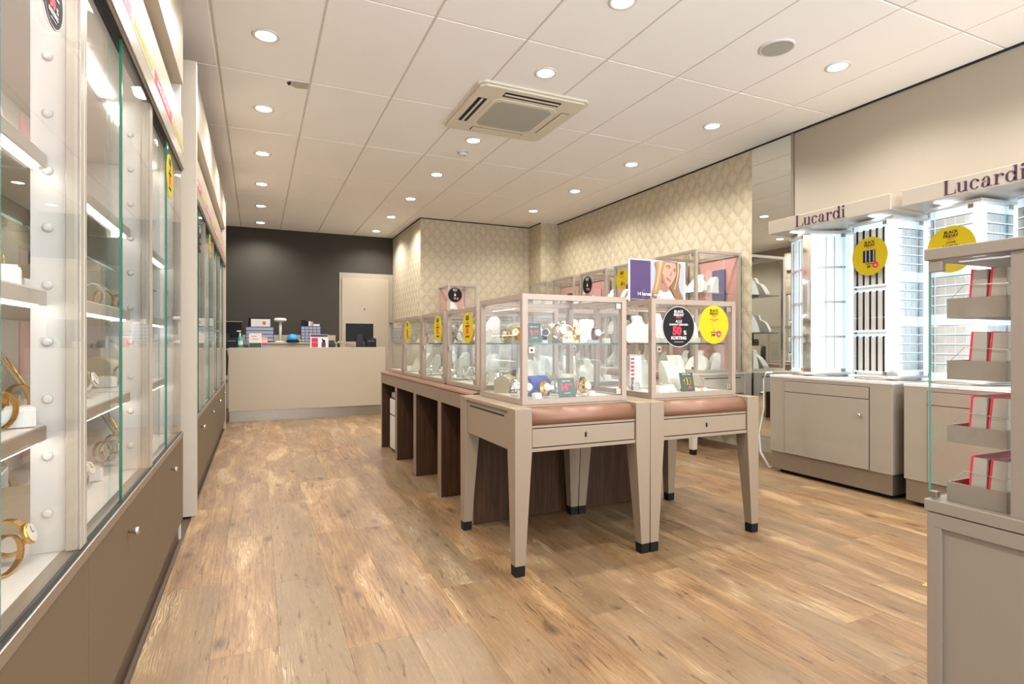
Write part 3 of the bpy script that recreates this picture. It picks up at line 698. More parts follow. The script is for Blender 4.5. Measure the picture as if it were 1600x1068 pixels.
# ------------------------------------------------------------------ sales counter
ct = thing('sales_counter', 'long cream sales counter with steel kick plate before the dark wall', 'counter', (-.34, 8.2, 0))
box('front_panel', 'cream', 0, 2.04, 0, .03, .14, .975, ct, .002)
box('body', 'cream', .03, 2.0, .031, .58, .0, .94, ct)
box('kick_plate', 'steel', .01, 1.98, .02, .03, .0, .139, ct)
box('worktop', 'white2', 0, 2.04, .031, .62, .945, .965, ct, .003)
box('end_panel', 'cream', 2.005, 2.04, .031, .60, .14, .944, ct)
bc = thing('back_counter', 'low cream work counter along the dark back wall', 'counter', (-.80, 9.85, 0))
box('body', 'cream', 0, 2.06, .02, .475, 0, 1.02, bc); box('worktop', 'white2', 0, 2.07, 0, .475, 1.02, 1.045, bc, .003); box('splashback', 'cream', 0, 2.06, .46, .475, 1.045, 1.17, bc)
CT = .966; BT = 1.046
def cx_(u, Y): return x_at(u, Y)
def monitor(label, loc, rz):
    t = thing('computer_monitor', label, 'monitor', loc, rz)
    box('screen_back', 'black', -.2, .2, 0, .03, .09, .36, t, .006); box('screen', 'screen', -.19, .19, .03, .032, .10, .35, t)
    box('top_edge', 'white2', -.2, .2, -.001, .031, .36, .366, t)
    obj('stand', MB().hexa([(-.06,-.08,.0),(.06,-.08,.0),(.06,-.03,.0),(-.06,-.03,.0)], [(-.045,-.02,.2),(.045,-.02,.2),(.045,0,.2),(-.045,0,.2)]), 'foot', t, bevel=.004); box('stand_foot', 'black', -.11, .11, -.10, .09, 0, .012, t, .004)
monitor('black computer monitor seen from behind at the right end of the counter', (cx_(562, 8.57), 8.57, CT), R(-6))
monitor('black computer monitor half hidden by the left showcases on the counter', (cx_(353, 8.57), 8.57, CT), R(-5))
def printer(label, loc):
    t = thing('receipt_printer', label, 'printer', loc)
    box('body', 'black', -.075, .075, 0, .16, 0, .125, t, .008); box('lid', 'foot', -.07, .07, .01, .13, .125, .140, t, .004); box('paper_slot', 'smoke', -.05, .05, -.001, .001, .095, .10, t)
printer('black receipt printer beside the right counter monitor', (cx_(580, 8.26), 8.26, CT)); printer('black receipt printer at the left end of the counter', (cx_(362, 8.3), 8.27, CT))
def terminal(label, u, Y):
    t = thing('card_terminal', label, 'card terminal', (cx_(u, Y), Y, CT))
    obj('body', MB().hexa([(-.04,-.05,0),(.04,-.05,0),(.04,.07,0),(-.04,.07,0)], [(-.04,-.03,.05),(.04,-.03,.05),(.04,.06,.11),(-.04,.06,.11)]), 'black', t, bevel=.004); box('display', 'smoke', -.03, .03, .0605, .062, .05, .1, t)
terminal('black card terminal near the green pump bottle', 385, 8.33); terminal('black card terminal right of the purple sign', 519, 8.33)
sb = thing('pump_bottle', 'green hand soap bottle with white pump on the counter', 'bottle', (cx_(375, 8.50), 8.50, CT))
obj('bottle_body', MB().lathe([(.032, 0), (.036, .02), (.036, .12), (.02, .155), (.012, .17)], 20), 'teal', sb, smooth=True)
obj('pump', MB().cyl((0,0,0), .012, .17, .20, 12).cyl((0,0,0), .005, .20, .23, 8).box(-.04, .012, -.008, .008, .225, .24), 'card', sb); obj('bottle_label', MB().lathe([(.0362, .045), (.0364, .046), (.0364, .10), (.0362, .101)], 20), 'card', sb)
lm = thing('desk_lamp', 'white desk lamp with round flat head on the back counter', 'lamp', (cx_(438, 10.02), 10.02, BT))
obj('base', MB().lathe([(.09, 0), (.09, .012), (.05, .02)], 24), 'card', lm, smooth=True); obj('stem', MB().cyl((0,0,0), .022, .02, .34, 14), 'card', lm, smooth=True)
obj('head', MB().lathe([(.05, .335), (.095, .35), (.10, .37), (.085, .395), (.03, .40)], 28), 'card', lm, smooth=True)
og = thing('drawer_organizer', 'navy organizer of small clear drawers on the back counter', 'organizer', (cx_(486, 9.95), 9.95, BT))
box('case', 'navyp', -.16, .16, .0, .15, 0, .27, og, .003)
for r in range(5):
    for c in range(5): box('drawer', 'smoke', -.15 + c*.061, -.15 + c*.061 + .052, -.006, -.0005, .012 + r*.051, .012 + r*.051 + .042, og)
for i, (dx, ww, hh, mm, lb) in enumerate([(-.12, .03, .10, 'foot', 'grey box with red base'), (-.06, .025, .085, 'ink', 'slim black box'), (-.02, .02, .08, 'card', 'slim white box'), (.015, .02, .075, 'rollgrey', 'slim taupe box'), (.09, .05, .035, 'card', 'low white box')]):
    tag(obj('small_box', MB().box(-ww, ww, 0, .08, 0, hh), mm, None, (cx_(486, 9.95) + dx, 9.98, BT + .271), bevel=.002), lb + ' on top of the navy drawer organizer', 'box', 'boxes on the organizer')
bo = thing('tray_organizer', 'blue edged letter organizer with clear drawers behind the counter', 'organizer', (cx_(406, 9.95), 9.95, BT))
box('case', 'navyp', -.21, .21, 0, .2, 0, .25, bo, .004)
for r in range(4): box('drawer', 'smoke', -.20, .20, -.008, -.0005, .02 + r*.057, .065 + r*.057, bo, .002)
cf = thing('clip_frame', 'black framed white picture with shield emblem on the blue organizer', 'picture', (cx_(406, 9.98), 9.98, BT + .252))
box('frame_board', 'ink', -.17, .15, .02, .035, 0, .145, cf, .003); box('print', 'card', -.13, .155, .012, .0199, .002, .125, cf)
obj('emblem', MB().prism([(.04,.085),(.09,.085),(.09,.05),(.065,.025),(.04,.05)], .0105, .0119, 'y'), 'orange', cf)
bl = thing('globe_dispenser', 'round bright blue dispenser on a black base on the back counter', 'dispenser', (cx_(457.5, 9.90), 9.90, BT))
obj('dome', MB().lathe([(.085, .03), (.088, .06), (.075, .10), (.05, .125), (.015, .135)], 24), 'blue', bl, smooth=True); obj('base', MB().cyl((0,0,0), .1, 0, .03, 24), 'black', bl); box('spout', 'yellow', .06, .13, -.02, .02, .02, .045, bl, .004)
def desk_sign(name, label, u, Y, w_, h_, blocks, words=()):
    t = thing(name, label, 'sign', (cx_(u, Y), Y, CT)); o = box('sign_board', 'card', -w_/2, w_/2, 0, .006, 0, h_, t)
    box('sign_foot', 'acrylic', -w_/2, w_/2, -.0, .05, 0, .003, t)
    for (x0, x1, z0, z1, mm) in blocks: box('print', mm, x0*w_, x1*w_, -.001, -.0002, z0*h_, z1*h_, o)
    for s, sz, mm, zz in words: txt(s, sz, mm, o, (0, -.0013, zz*h_), .01)
desk_sign('counter_sign', 'white and dark green card sign standing on the counter', 399, 8.27, .155, .20, [(-.48, .48, .02, .36, 'green'), (-.3, .1, .78, .82, 'red')], [('korting', .025, 'red', .62)])
desk_sign('counter_sign', 'purple and white card sign with dark figure on the counter', 499, 8.27, .235, .19, [(-.48, .48, .82, .98, 'purple'), (-.44, -.08, .42, .74, 'magenta'), (-.44, -.08, .06, .40, 'magenta'), (.12, .36, .06, .40, 'purple'), (.17, .33, .40, .60, 'ink'), (.14, .22, .58, .68, 'ink')], [])
for i, (mm, lb) in enumerate([('blue', 'pale blue'), ('magenta', 'purple red'), ('peach', 'peach'), ('rose', 'pink')]):
    tag(obj('card_pack', MB().box(-.045, .045, 0, .05, 0, .036), mm, None, (cx_(412, 8.36), 8.36, CT + .0365 * i), bevel=.002), lb + ' pack in the little stack beside the green sign', 'card pack', 'packs stacked on the counter')
for i, u in enumerate((529, 534)):
    b = thing('small_bottle', ['tiny dark bottle', 'tiny clear bottle'][i] + ' between the card terminal and right monitor', 'bottle', (cx_(u, 8.3), 8.3, CT))
    obj('bottle_body', MB().lathe([(.016, 0), (.016, .05), (.007, .065), (.007, .08)], 12), ['black', 'acrylic'][i], b, smooth=True); obj('cap', MB().cyl((0,0,0), .009, .08, .095, 10), 'card', b)
bg = thing('hanging_bag', 'black bag with purple tip hanging at the left counter end', 'bag', (-.372, 8.119, 0))
obj('bag_body', MB().prism([(-.035, .97), (.015, .95), (.03, .85), (.022, .62), (-.03, .60)], 0, .08, 'y'), 'ink', bg, bevel=.008); obj('bag_strap', MB().tube([(-.02, .04, .97), (0, .06, .99), (.01, .1, .97)], .006), 'ink', bg)
obj('purple_tip', MB().prism([(-.03, .54), (.01, .57), (.03, .545), (.01, .51), (-.03, .505)], .01, .06, 'y'), 'purple', bg, bevel=.006)

# ------------------------------------------------------------------ round sale signs
def disc(m, r, n=40, y0=-.0015, y1=0): return m.prism([(r*math.cos(2*math.pi*i/n), r*math.sin(2*math.pi*i/n)) for i in range(n)], y0, y1, 'y')
def sale_sign(label, loc, rz, r, style):
    t = thing('sale_sticker', label, 'sticker', loc, rz, 'round sale stickers'); k = r / .11
    blackst = style.startswith('k')
    obj('disc', disc(MB(), r), 'ink' if blackst else 'yellow', t)
    fg = 'paperwhite' if blackst else 'ink'
    if blackst:
        rg = MB(); n = 40; ro, ri = r*.985, r*.955
        rg.add([(ro*math.cos(2*math.pi*i/n), -.0017, ro*math.sin(2*math.pi*i/n)) for i in range(n)] + [(ri*math.cos(2*math.pi*i/n), -.0017, ri*math.sin(2*math.pi*i/n)) for i in range(n)], [(i, (i+1)%n, n+(i+1)%n, n+i) for i in range(n)])
        obj('rim', rg, 'paperwhite', t)
    def T(s, sz, z, mm=fg, b=.02, x=0): txt(s, sz*k, mm, t, (x*k, -.002, z*k), b)
    T('BLACK', .020, .080, b=.03); T('FRIDAY', .020, .062, b=.03); T('DEALS', .011, .048, 'red')
    if style == 'k50':
        T('ALLE', .020, .028); T('DIAMANT SIERADEN', .0135, .011, b=.03); T('50', .058, -.023, 'red', .06, -.012); T('%', .03, -.032, 'paperwhite', .03, .042); T('KORTING', .023, -.060, b=.04)
        T('op geselecteerde sieraden', .006, -.08)
    elif style == 'y50':
        T('2 VOOR', .012, .032); T('JUWELEN', .018, .012, b=.03); T('50', .055, -.022, 'red', .06, -.006); T('%', .015, -.036, 'red', .02, .035); T('KORTING', .018, -.062, b=.03)
    else:
        if style == 'yneck':
            T('14 KARAAT GOUDEN', .007, .030, 'red'); T('HANGER', .007, .022, 'red')
            obj('necklace_picture', MB().tube([(-.02*k, -.002, .012*k), (0, -.002, -.018*k), (.02*k, -.002, .012*k)], .0006*k, 4).prism([(0,-.018*k),(.006*k,-.03*k),(0,-.037*k),(-.006*k,-.03*k)], -.003, -.002, 'y'), 'silver', t)
        elif style == 'ystrap':
            m = obj('product_picture', MB().box(-.04*k, .036*k, -.0022, -.0016, -.035*k, .034*k), 'ink', t)
            for i in range(3): box('stripe', 'smoke', (-.026 + .024*i)*k, (-.018 + .024*i)*k, -.0026, -.0022, -.032*k, .032*k, m)
        else:
            obj('product_picture', MB().strip([(-.0022 - .0 * i, (.034*math.cos(R(i*30)) - .005)*k) for i in range(12)], .0006, .010*k), 'silver' if blackst else 'ink', t)
            box('dial_picture', 'dialw' if blackst else 'ink', -.012*k, .012*k, -.003, -.0022, -.020*k, .012*k, t)
        T('SUPERDEAL', .009, -.044); T({'yneck': '249', 'ystrap': '24', }.get(style, '79'), .020, -.060, b=.04, x=-.005)
        obj('price_dot', disc(MB(), .019*k, 20, -.0028, -.0016), 'magenta', t, (.036*k, 0, -.053*k)); T('NU', .007, -.046, 'paperwhite', .02, .036); txt({'yneck': '199', 'ystrap': '19'}.get(style, '59'), .012*k, 'paperwhite', t, (.036*k, -.0031, -.056*k), .04)
    return t
yf_ = C1[1] - .0005
sale_sign('black round sticker reading 50 percent off on the front right case', (x_at(1060, yf_), yf_ - .001, 1.05 + (534-509.5)/FPX*2.94), 0, .112, 'k50')
sale_sign('yellow round sticker with a necklace picture on the front right case', (x_at(1115, yf_), yf_ - .001, 1.05 + (534-506)/FPX*3.03), 0, .107, 'yneck')
xs = BX + .003
for (u, v, st, lb) in ((731, 512, 'y50', 'nearest of the yellow aisle stickers, on the first aisle glass case'), (684.5, 513.5, 'y50', 'middle yellow aisle sticker reading 50, on the second aisle glass case'), (637, 518, 'ywatch', 'farthest yellow aisle sticker with a dark watch picture')):
    y = y_at(u, xs); dd_ = xs * SN + y * CS
    sale_sign(lb, (xs - .001, y, EYE + (534 - v) / FPX * dd_), R(-90), .098, st)
xs = 3.83 + .002
for (u, v, st, lb) in ((918, 445, 'kwatch', 'black round sticker on a tall wall case behind the watch case'), (972, 436, 'yneck', 'yellow round sticker on a tall wall case just left of the portrait poster')):
    y = y_at(u, xs); dd_ = xs * SN + y * CS
    sale_sign(lb, (xs - .001, y, EYE + (534 - v) / FPX * dd_), R(-90), .115, st)
sale_sign('black round sticker on the slim tall case before the alcove', (x_at(711, 7.618), 7.618, EYE + (534-460)/FPX*7.95), 0, .11, 'kwatch')
def tower_pt(cx, cy, rz, x, y): return (cx + x*math.cos(rz) - y*math.sin(rz), cy + x*math.sin(rz) + y*math.cos(rz))
rz = R(-95)
x, y = tower_pt(4.105, 2.545, rz, .0, -.171); sale_sign('yellow round sticker picturing black straps on the strap tower', (x, y, EYE + (534-400)/FPX*(x*SN+y*CS)), rz, .135, 'ystrap')
x, y = tower_pt(4.105, 2.035, rz, .0, -.171); sale_sign('yellow round sticker on the card grid tower, half hidden by the kiosk top', (x, y, EYE + (534-389)/FPX*(x*SN+y*CS)), rz, .145, 'y50')
x1 = XS - .0065
for (u, v, st, lb) in ((265, 276, 'y50', 'yellow sticker on the glass of the near left showcase end'), (82, -4, 'k50', 'black sticker cut off by the top picture edge on near left glass')):
    y = y_at(u, x1); dd_ = x1 * SN + y * CS
    sale_sign(lb, (x1, y, EYE + (534 - v) / FPX * dd_), R(90), .10 if u > 100 else .06, st)
for (u, v, st, lb) in ((312, 375, 'kwatch', 'black sticker on the first far left showcase'), (328, 385, 'y50', 'yellow sticker on the far left showcases')):
    x1 = XS + .008 - .006; y = y_at(u, x1); dd_ = x1 * SN + y * CS
    sale_sign(lb, (x1, y, EYE + (534 - v) / FPX * dd_), R(90), .10, st)

# ------------------------------------------------------------------ portrait poster
PY = 3.24
px0, px1 = x_at(983, PY), x_at(1071, PY); pwid = px1 - px0
ps = thing('portrait_poster', 'purple and white advertising poster with a blonde woman standing on a glass case', 'poster', (px0, PY, .7585 + .508))
ph = .37
box('board', 'card', 0, pwid, 0, .012, 0, ph, ps, .001); box('stand_foot', 'acrylic', 0, pwid, .012, .09, 0, .004, ps)
# the print, drawn in poster units (0..505, 0..400, y down)
sxp, szp = pwid / 505, ph / 420
lay = [0]
def pr(name, mm, pts):
    lay[0] += 1; d = -.0003 * lay[0]
    obj(name, MB().prism([(p[0]*sxp, ph - p[1]*szp) for p in pts], d, d + .0003, 'y'), mm, ps)
def el(cx, cy, rx, ry, n=24, rot=0):
    o = []
    for i in range(n):
        a = 2*math.pi*i/n; p, q = rx*math.cos(a), ry*math.sin(a); o.append((cx + p*math.cos(rot) - q*math.sin(rot), cy + p*math.sin(rot) + q*math.cos(rot)))
    return o
def smooth(pts, k=5):
    o = []; n = len(pts)
    for i in range(n):
        p0, p1, p2, p3 = (Vector(pts[(i+j-1) % n]) for j in range(4))
        for s in range(k):
            t = s / k; o.append(tuple(.5*((2*p1) + (p2-p0)*t + (2*p0-5*p1+4*p2-p3)*t*t + (3*p1-p0-3*p2+p3)*t**3)))
    return o
pr('print_ground', 'lilac', [(8,8),(497,8),(497,412),(8,412)])
pr('print_purple', 'purple', [(8,8),(186,8),(186,412),(8,412)])
pr('print_hair', 'hair2', smooth([(235,10),(440,10),(452,80),(440,180),(452,240),(480,300),(470,370),(430,380),(400,300),(350,230),(300,230),(260,270),(225,330),(200,330),(196,270),(222,180),(232,90)]))
pr('print_hair_strand', 'hair', smooth([(240,10),(330,10),(300,60),(285,130),(275,200),(255,260),(215,270),(205,250),(228,170),(238,80)]))
pr('print_hair_strand', 'hair3', smooth([(262,12),(290,12),(268,110),(250,200),(225,255),(240,180),(255,90)]))
pr('print_neck', 'skin2', smooth([(275,190),(350,190),(345,240),(330,262),(300,262),(270,240)]))
pr('print_blouse', 'blouse', smooth([(270,240),(300,256),(335,252),(355,240),(385,280),(420,330),(425,412),(240,412),(235,330),(250,280)]))
for (x0, x1) in ((300, 296), (322, 330), (345, 372)): pr('print_fold', 'blouse2', [(x0, 258), (x0+4, 258), (x1+8, 405), (x1, 405)])
pr('print_face', 'skin', smooth([(320,14),(370,12),(410,20),(420,60),(415,110),(392,160),(362,200),(335,212),(310,190),(292,150),(288,110),(300,60)]))
pr('print_cheek', 'skin2', smooth([(290,110),(302,118),(312,160),(340,206),(325,204),(298,165)]))
pr('print_brow', 'brow', smooth([(322,40),(345,34),(366,48),(362,52),(344,42),(324,48)])); pr('print_brow', 'brow', smooth([(388,62),(402,60),(412,70),(410,74),(400,67),(388,68)]))
pr('print_lash', 'brow', el(343, 58, 15, 7, 14, .35)); pr('print_eye', 'rim', el(344, 61, 12, 5, 14, .35)); pr('print_iris', 'brow', el(346, 61, 5, 5, 12)); pr('print_lash', 'brow', el(396, 81, 12, 6, 14, .35)); pr('print_eye', 'rim', el(396, 84, 9, 4, 14, .35)); pr('print_iris', 'brow', el(396, 83, 4, 4, 12))
pr('print_nose', 'skin2', smooth([(366,80),(374,110),(366,124),(350,116),(348,110),(362,114)]))
pr('print_mouth', 'lip', smooth([(322,132),(345,142),(368,158),(358,168),(342,160),(330,148)])); 
pr('print_hair_strand', 'hair2', smooth([(414,12),(436,12),(442,90),(420,190),(405,250),(440,320),(420,330),(372,240),(360,215),(395,165),(416,110)]))
pr('print_hair_strand', 'hair3', smooth([(424,14),(434,14),(436,100),(412,190),(404,230),(396,225),(412,160),(424,90)]))
pr('print_hand', 'skin', smooth([(322,412),(330,385),(350,362),(375,350),(400,348),(412,360),(385,368),(370,380),(400,378),(420,385),(440,372),(470,380),(482,400),(480,412)]))
for pts in ([(340,412),(352,385),(380,366),(384,370),(358,390),(348,412)], [(372,412),(392,392),(420,390),(420,396),(394,400),(382,412)]): pr('print_finger', 'skin2', pts)
txt('14 karaat', .033, 'paperwhite', ps, (122*sxp, -.012, ph - 280*szp), .035); txt('goud', .033, 'paperwhite', ps, (238*sxp, -.012, ph - 284*szp), .02)
obj('print_rule', MB().box(8*sxp, 186*sxp, -.0115, -.011, ph - 325*szp, ph - 322*szp).tube([(118*sxp + 12*sxp*math.sin(R(a)) , -.0112, ph - (285 + 40*math.cos(R(a)))*szp) for a in range(0, 360, 30)], .0006, 4, True), 'rim', ps)

# ------------------------------------------------------------------ jewellery and small display goods
PROTO = {}
def loop(ry, rz, n=20, cz=0, cy=0): return [(cy + ry*math.cos(2*math.pi*i/n), cz + rz*math.sin(2*math.pi*i/n)) for i in range(n)]
def b_watch(strap, case, dial):
    t = thing('wristwatch', '', 'watch')
    box('clear_stand', 'acrylic', -.012, .012, -.018, .018, 0, .014, t)
    obj('strap', MB().strip(loop(.024, .029, 22, .043), .0016, .0085), strap, t, smooth=False)
    tilt = (R(-18), 0, 0)
    c = obj('watch_case', MB().lathe([(.0165, .0), (.0185, -.003), (.0185, -.007), (.0160, -.009)], 22, (0,0,0), 'y'), case, t, (0, -.024, .046), rot=tilt, smooth=True)
    obj('dial', MB().cyl((0,0,0), .0155, -.0096, -.009, 20, 'y'), dial, c)
    obj('hand', MB().box(-.0008, .0008, -.0101, -.0096, 0, .011).box(0, .008, -.0101, -.0096, -.0008, .0008), 'diald', c)
    obj('crown', MB().cyl((0, -.005, 0), .0025, .018, .022, 8, 'x'), case, c)
    return t
def b_roll(m_):
    t = thing('bracelet_roll', '', 'jewellery roll')
    pts = [(.06, 0), (.06, .07)] + [(.0 + .06*math.cos(R(a)), .07 + .045*math.sin(R(a))) for a in range(10, 180, 17)] + [(-.06, .055), (-.05, 0)]
    obj('roll_body', MB().prism(pts, -.065, .065, 'x'), m_, t, smooth=True)
    return t
def b_bust():
    t = thing('necklace_bust', '', 'necklace bust')
    o = smooth([(-.07, 0), (.07, 0), (.075, .05), (.06, .085), (.028, .105), (.022, .14), (-.022, .14), (-.028, .105), (-.06, .085), (-.075, .05)], 4)
    m = MB(); n = len(o); o = [(x, max(z, 0)) for x, z in o]; f = [(x, -.02 + z*.45 - .25*x*x*10, z) for x, z in o]; b = [(x, .005 + z*.45, z) for x, z in o]
    m.add(f + b, [tuple(range(n)), tuple(range(2*n-1, n-1, -1))] + [(i, i+n, (i+1)%n+n, (i+1)%n) for i in range(n)])
    obj('bust_board', m, 'satin', t); return t
def b_slope():
    t = thing('sloped_stand', '', 'display stand')
    pts = [(.05, 0), (.05, .13), (.035, .145), (.02, .14), (-.005, .11), (-.03, .06), (-.05, 0)]
    obj('stand_body', MB().prism(pts, -.035, .035, 'x'), 'satin', t, smooth=False, bevel=.003); return t
def b_necklace(m_):
    t = thing('necklace', '', 'necklace'); pts = [(.036*math.sin(R(a)), -.004 + .0 , .062 - .05*math.cos(R(a))**1 if False else .055 - .045*math.cos(R(a))) for a in range(-120, 121, 20)]
    obj('chain', MB().tube([(x, y + (z)*.45 - .022, z) for x, y, z in pts], .0011, 5), m_, t); obj('pendant', MB().lathe([(.001, -.008), (.005, -.004), (.005, .002), (.001, .006)], 8, (0, -.026, .0115)), m_, t); return t
def b_ring():
    t = thing('ring_box', '', 'ring box'); box('box_body', 'card', -.022, .022, -.022, .022, 0, .03, t, .002); box('cushion', 'satin', -.018, .018, -.018, .018, .03, .034, t)
    obj('ring', MB().tube([(.009*math.cos(R(a)), 0, .042 + .009*math.sin(R(a))) for a in range(0, 360, 30)], .0012, 5, True), 'gold', t); return t
def b_bangle(m_):
    t = thing('bangle', '', 'bangle'); obj('band', MB().strip(loop(.030, .031, 24, .0326), .0014, .005), m_, t); t.children[0].rotation_euler = (0, 0, R(60)); return t
def b_board():
    t = thing('necklace_board', '', 'necklace board')
    obj('board', MB().hexa([(-.06,-.03,0),(.06,-.03,0),(.06,-.022,0),(-.06,-.022,0)], [(-.06,.05,.15),(.06,.05,.15),(.06,.058,.15),(-.06,.058,.15)]), 'taupeboard', t)
    for k in range(3):
        d = .035 + .03*k
        obj('chain', MB().tube([(-.035 + .07*i/10, -.033 + .5333*(.13 - d*math.sin(math.pi*i/10)), .13 - d*math.sin(math.pi*i/10)) for i in range(11)], .0013, 5), 'gold', t)
    return t
def b_box():
    t = thing('watch_box', '', 'watch box'); m = MB().box(-.06, .06, .0, .006, 0, .10).box(-.06, .06, -.07, 0, 0, .006).box(-.06, -.054, -.07, 0, .006, .10).box(.054, .06, -.07, 0, .006, .10).box(-.06, .06, -.07, 0, .10, .106)
    obj('box_shell', m, 'card', t); obj('pillow', MB().cyl((0, -.03, .05), .024, -.045, .045, 16, 'x'), 'satin', t, smooth=True)
    w_ = obj('watch_case', MB().cyl((0,-.06,.05), .021, -.006, .004, 20, 'y'), 'gold', t); obj('dial', MB().cyl((0,-.06,.05), .017, -.0068, -.006, 20, 'y'), 'dialw', w_); obj('strap', MB().strip(loop(.027, .027, 18, .05, -.03), .0014, .009), 'gold', t)
    return t
def b_cube():
    t = thing('display_block', '', 'display block'); box('block', 'rollgrey', -.06, .06, -.05, .05, .0, .085, t, .002); box('block_foot', 'white2', -.065, .065, -.055, .045, -.0, .002, t); return t
def b_stack():
    t = thing('box_stack', '', 'box')
    return t
BUILD = {'watch_gold': lambda: b_watch('gold', 'gold', 'dialw'), 'watch_silver': lambda: b_watch('silver', 'silver', 'dialw'), 'watch_brown': lambda: b_watch('strapbrown', 'rosegold', 'dialw'), 'watch_black': lambda: b_watch('strapblack', 'silver', 'diald'),
         'roll': lambda: b_roll('rollgrey'), 'roll_navy': lambda: b_roll('navy'), 'bust': b_bust, 'slope': b_slope, 'neck_gold': lambda: b_necklace('gold'), 'neck_silver': lambda: b_necklace('silver'),
         'ringbox': b_ring, 'bangle_gold': lambda: b_bangle('gold'), 'bangle_silver': lambda: b_bangle('silver'), 'bangle_rose': lambda: b_bangle('rosegold'), 'board': b_board, 'wbox': b_box, 'cube': b_cube}
DESC = {'watch_gold': 'gold watch', 'watch_silver': 'silver watch', 'watch_brown': 'brown-strapped watch', 'watch_black': 'black-strapped watch', 'roll': 'taupe roll', 'roll_navy': 'navy bracelet roll',
        'bust': 'cream necklace bust', 'slope': 'cream sloped stand', 'neck_gold': 'gold necklace', 'neck_silver': 'silver necklace', 'ringbox': 'white ring box', 'bangle_gold': 'gold bangle', 'bangle_silver': 'silver bangle', 'bangle_rose': 'rose gold bangle',
        'board': 'taupe necklace board', 'wbox': 'open watch box', 'cube': 'taupe display block'}
USED = {}
RAD = {'bust': .09, 'slope': .056, 'roll': .088, 'roll_navy': .088, 'ringbox': .03, 'board': .075, 'wbox': .085, 'cube': .08, 'neck_gold': 0, 'neck_silver': 0}
BOUNDS = [None]
PLACED = []; prg = random.Random(3)
def use(kind, loc, rz, where, s=1):
    r = RAD.get(kind, .029) * s
    if r:
        x, y, z = loc; bb = BOUNDS[0]
        if bb: x = min(max(x, bb[0] + r), bb[1] - r); y = min(max(y, bb[2] + r), bb[3] - r)
        for k in range(60):
            if all(abs(z - q[2]) > .12 or math.hypot(x - q[0], y - q[1]) > (r + q[3]) * .88 for q in PLACED): break
            x = loc[0] + prg.uniform(-.06, .06); y = loc[1] + prg.uniform(-.06, .06)
            if bb: x = min(max(x, bb[0] + r), bb[1] - r); y = min(max(y, bb[2] + r), bb[3] - r)
        else: return None
        loc = (x, y, z); PLACED.append((x, y, z, r))
    if kind not in PROTO: o = PROTO[kind] = BUILD[kind]()
    else: o = copy_tree(PROTO[kind])
    o.location = loc; o.rotation_euler = (0, 0, rz); o.scale = (s, s, s)
    USED.setdefault((kind, where), []).append(o)
    return o
def price_card(label, loc, rz, w_, h_, m_, words, lean=.25):
    t = thing('price_card', label, 'price card', loc, rz, 'price cards'); t.rotation_euler = (0, 0, rz)
    e = obj('card_board', MB().box(-w_/2, w_/2, 0, .003, 0, h_), m_, t, (0, 0, .0012), rot=(-lean, 0, 0))
    obj('card_strut', MB().hexa([(-.01, .06*h_/.1, 0), (.01, .06*h_/.1, 0), (.01, .063*h_/.1, 0), (-.01, .063*h_/.1, 0)], [(-.01, .02, h_*.7), (.01, .02, h_*.7), (.01, .022, h_*.7), (-.01, .022, h_*.7)]), m_, t)
    for s, sz, mm, x, z, b in words: txt(s, sz, mm, e, (x, -.0012, z), b)
    return t
SH = CZ + .295; FLR = CZ + .0225
CASEX = [1.19, 1.69]
def P(u, y): return min(max(x_at(u, y), CASEX[0]), CASEX[1])
# --- front aisle-side case
def inside(x0, x1, y0, y1): BOUNDS[0] = (x0 + .03, x1 - .03, y0 + .05, y1 - .03)
inside(1.14, 1.734, 2.39, 2.95)
w1 = 'on the shelf of the front aisle-side case'; w0 = 'on the floor of the front aisle-side case'
price_card('dark green price card reading 9.99 on the shelf of the front case', (P(836, 2.47), 2.47, SH), R(-4), .075, .10, 'green', [('9', .034, 'red', -.012, .05, .05), ('99', .02, 'red', .014, .056, .05), ('super deal', .010, 'paperwhite', 0, .082, .01), ('van 19.99', .008, 'paperwhite', 0, .025, 0)])
use('roll', (P(866, 2.70), 2.70, SH), R(12), w1, .85); use('roll', (1.56, 2.84, SH), R(12), w1, .95); use('slope', (1.655, 2.66, SH), R(-25), w1, .9)
use('watch_black', (P(851, 2.5), 2.50, SH), R(-20), w1, 1.1); use('watch_silver', (P(866, 2.49), 2.52, SH), R(15), w1, 1.3); use('watch_silver', (P(846, 2.60), 2.61, SH), R(-10), w1, 1.1); use('watch_gold', (1.22, 2.62, SH), R(-40), w1, 1.1); use('bangle_silver', (1.21, 2.75, SH), R(-40), w1, 1.1)
price_card('peach price card reading 149 on the shelf of the front case', (P(888, 2.47), 2.47, SH), R(5), .068, .062, 'peach', [('14', .022, 'red', -.010, .026, .04), ('9', .013, 'red', .014, .030, .04), ('nu', .009, 'ink', 0, .05, 0)])
use('bangle_silver', (P(886, 2.55), 2.57, SH), R(20), w1, 1.5); use('watch_gold', (P(901, 2.5), 2.50, SH), R(-15), w1, 1.2); use('watch_brown', (P(914, 2.5), 2.50, SH), R(-5), w1, 1.1)
use('ringbox', (P(925, 2.5), 2.50, SH), R(0), w1, .6)
use('roll_navy', (P(836, 2.60), 2.60, FLR), R(10), w0, .9); use('roll', (P(880, 2.68), 2.68, FLR), R(8), w0, .9); use('roll', (1.25, 2.83, FLR), R(40), w0, .8)
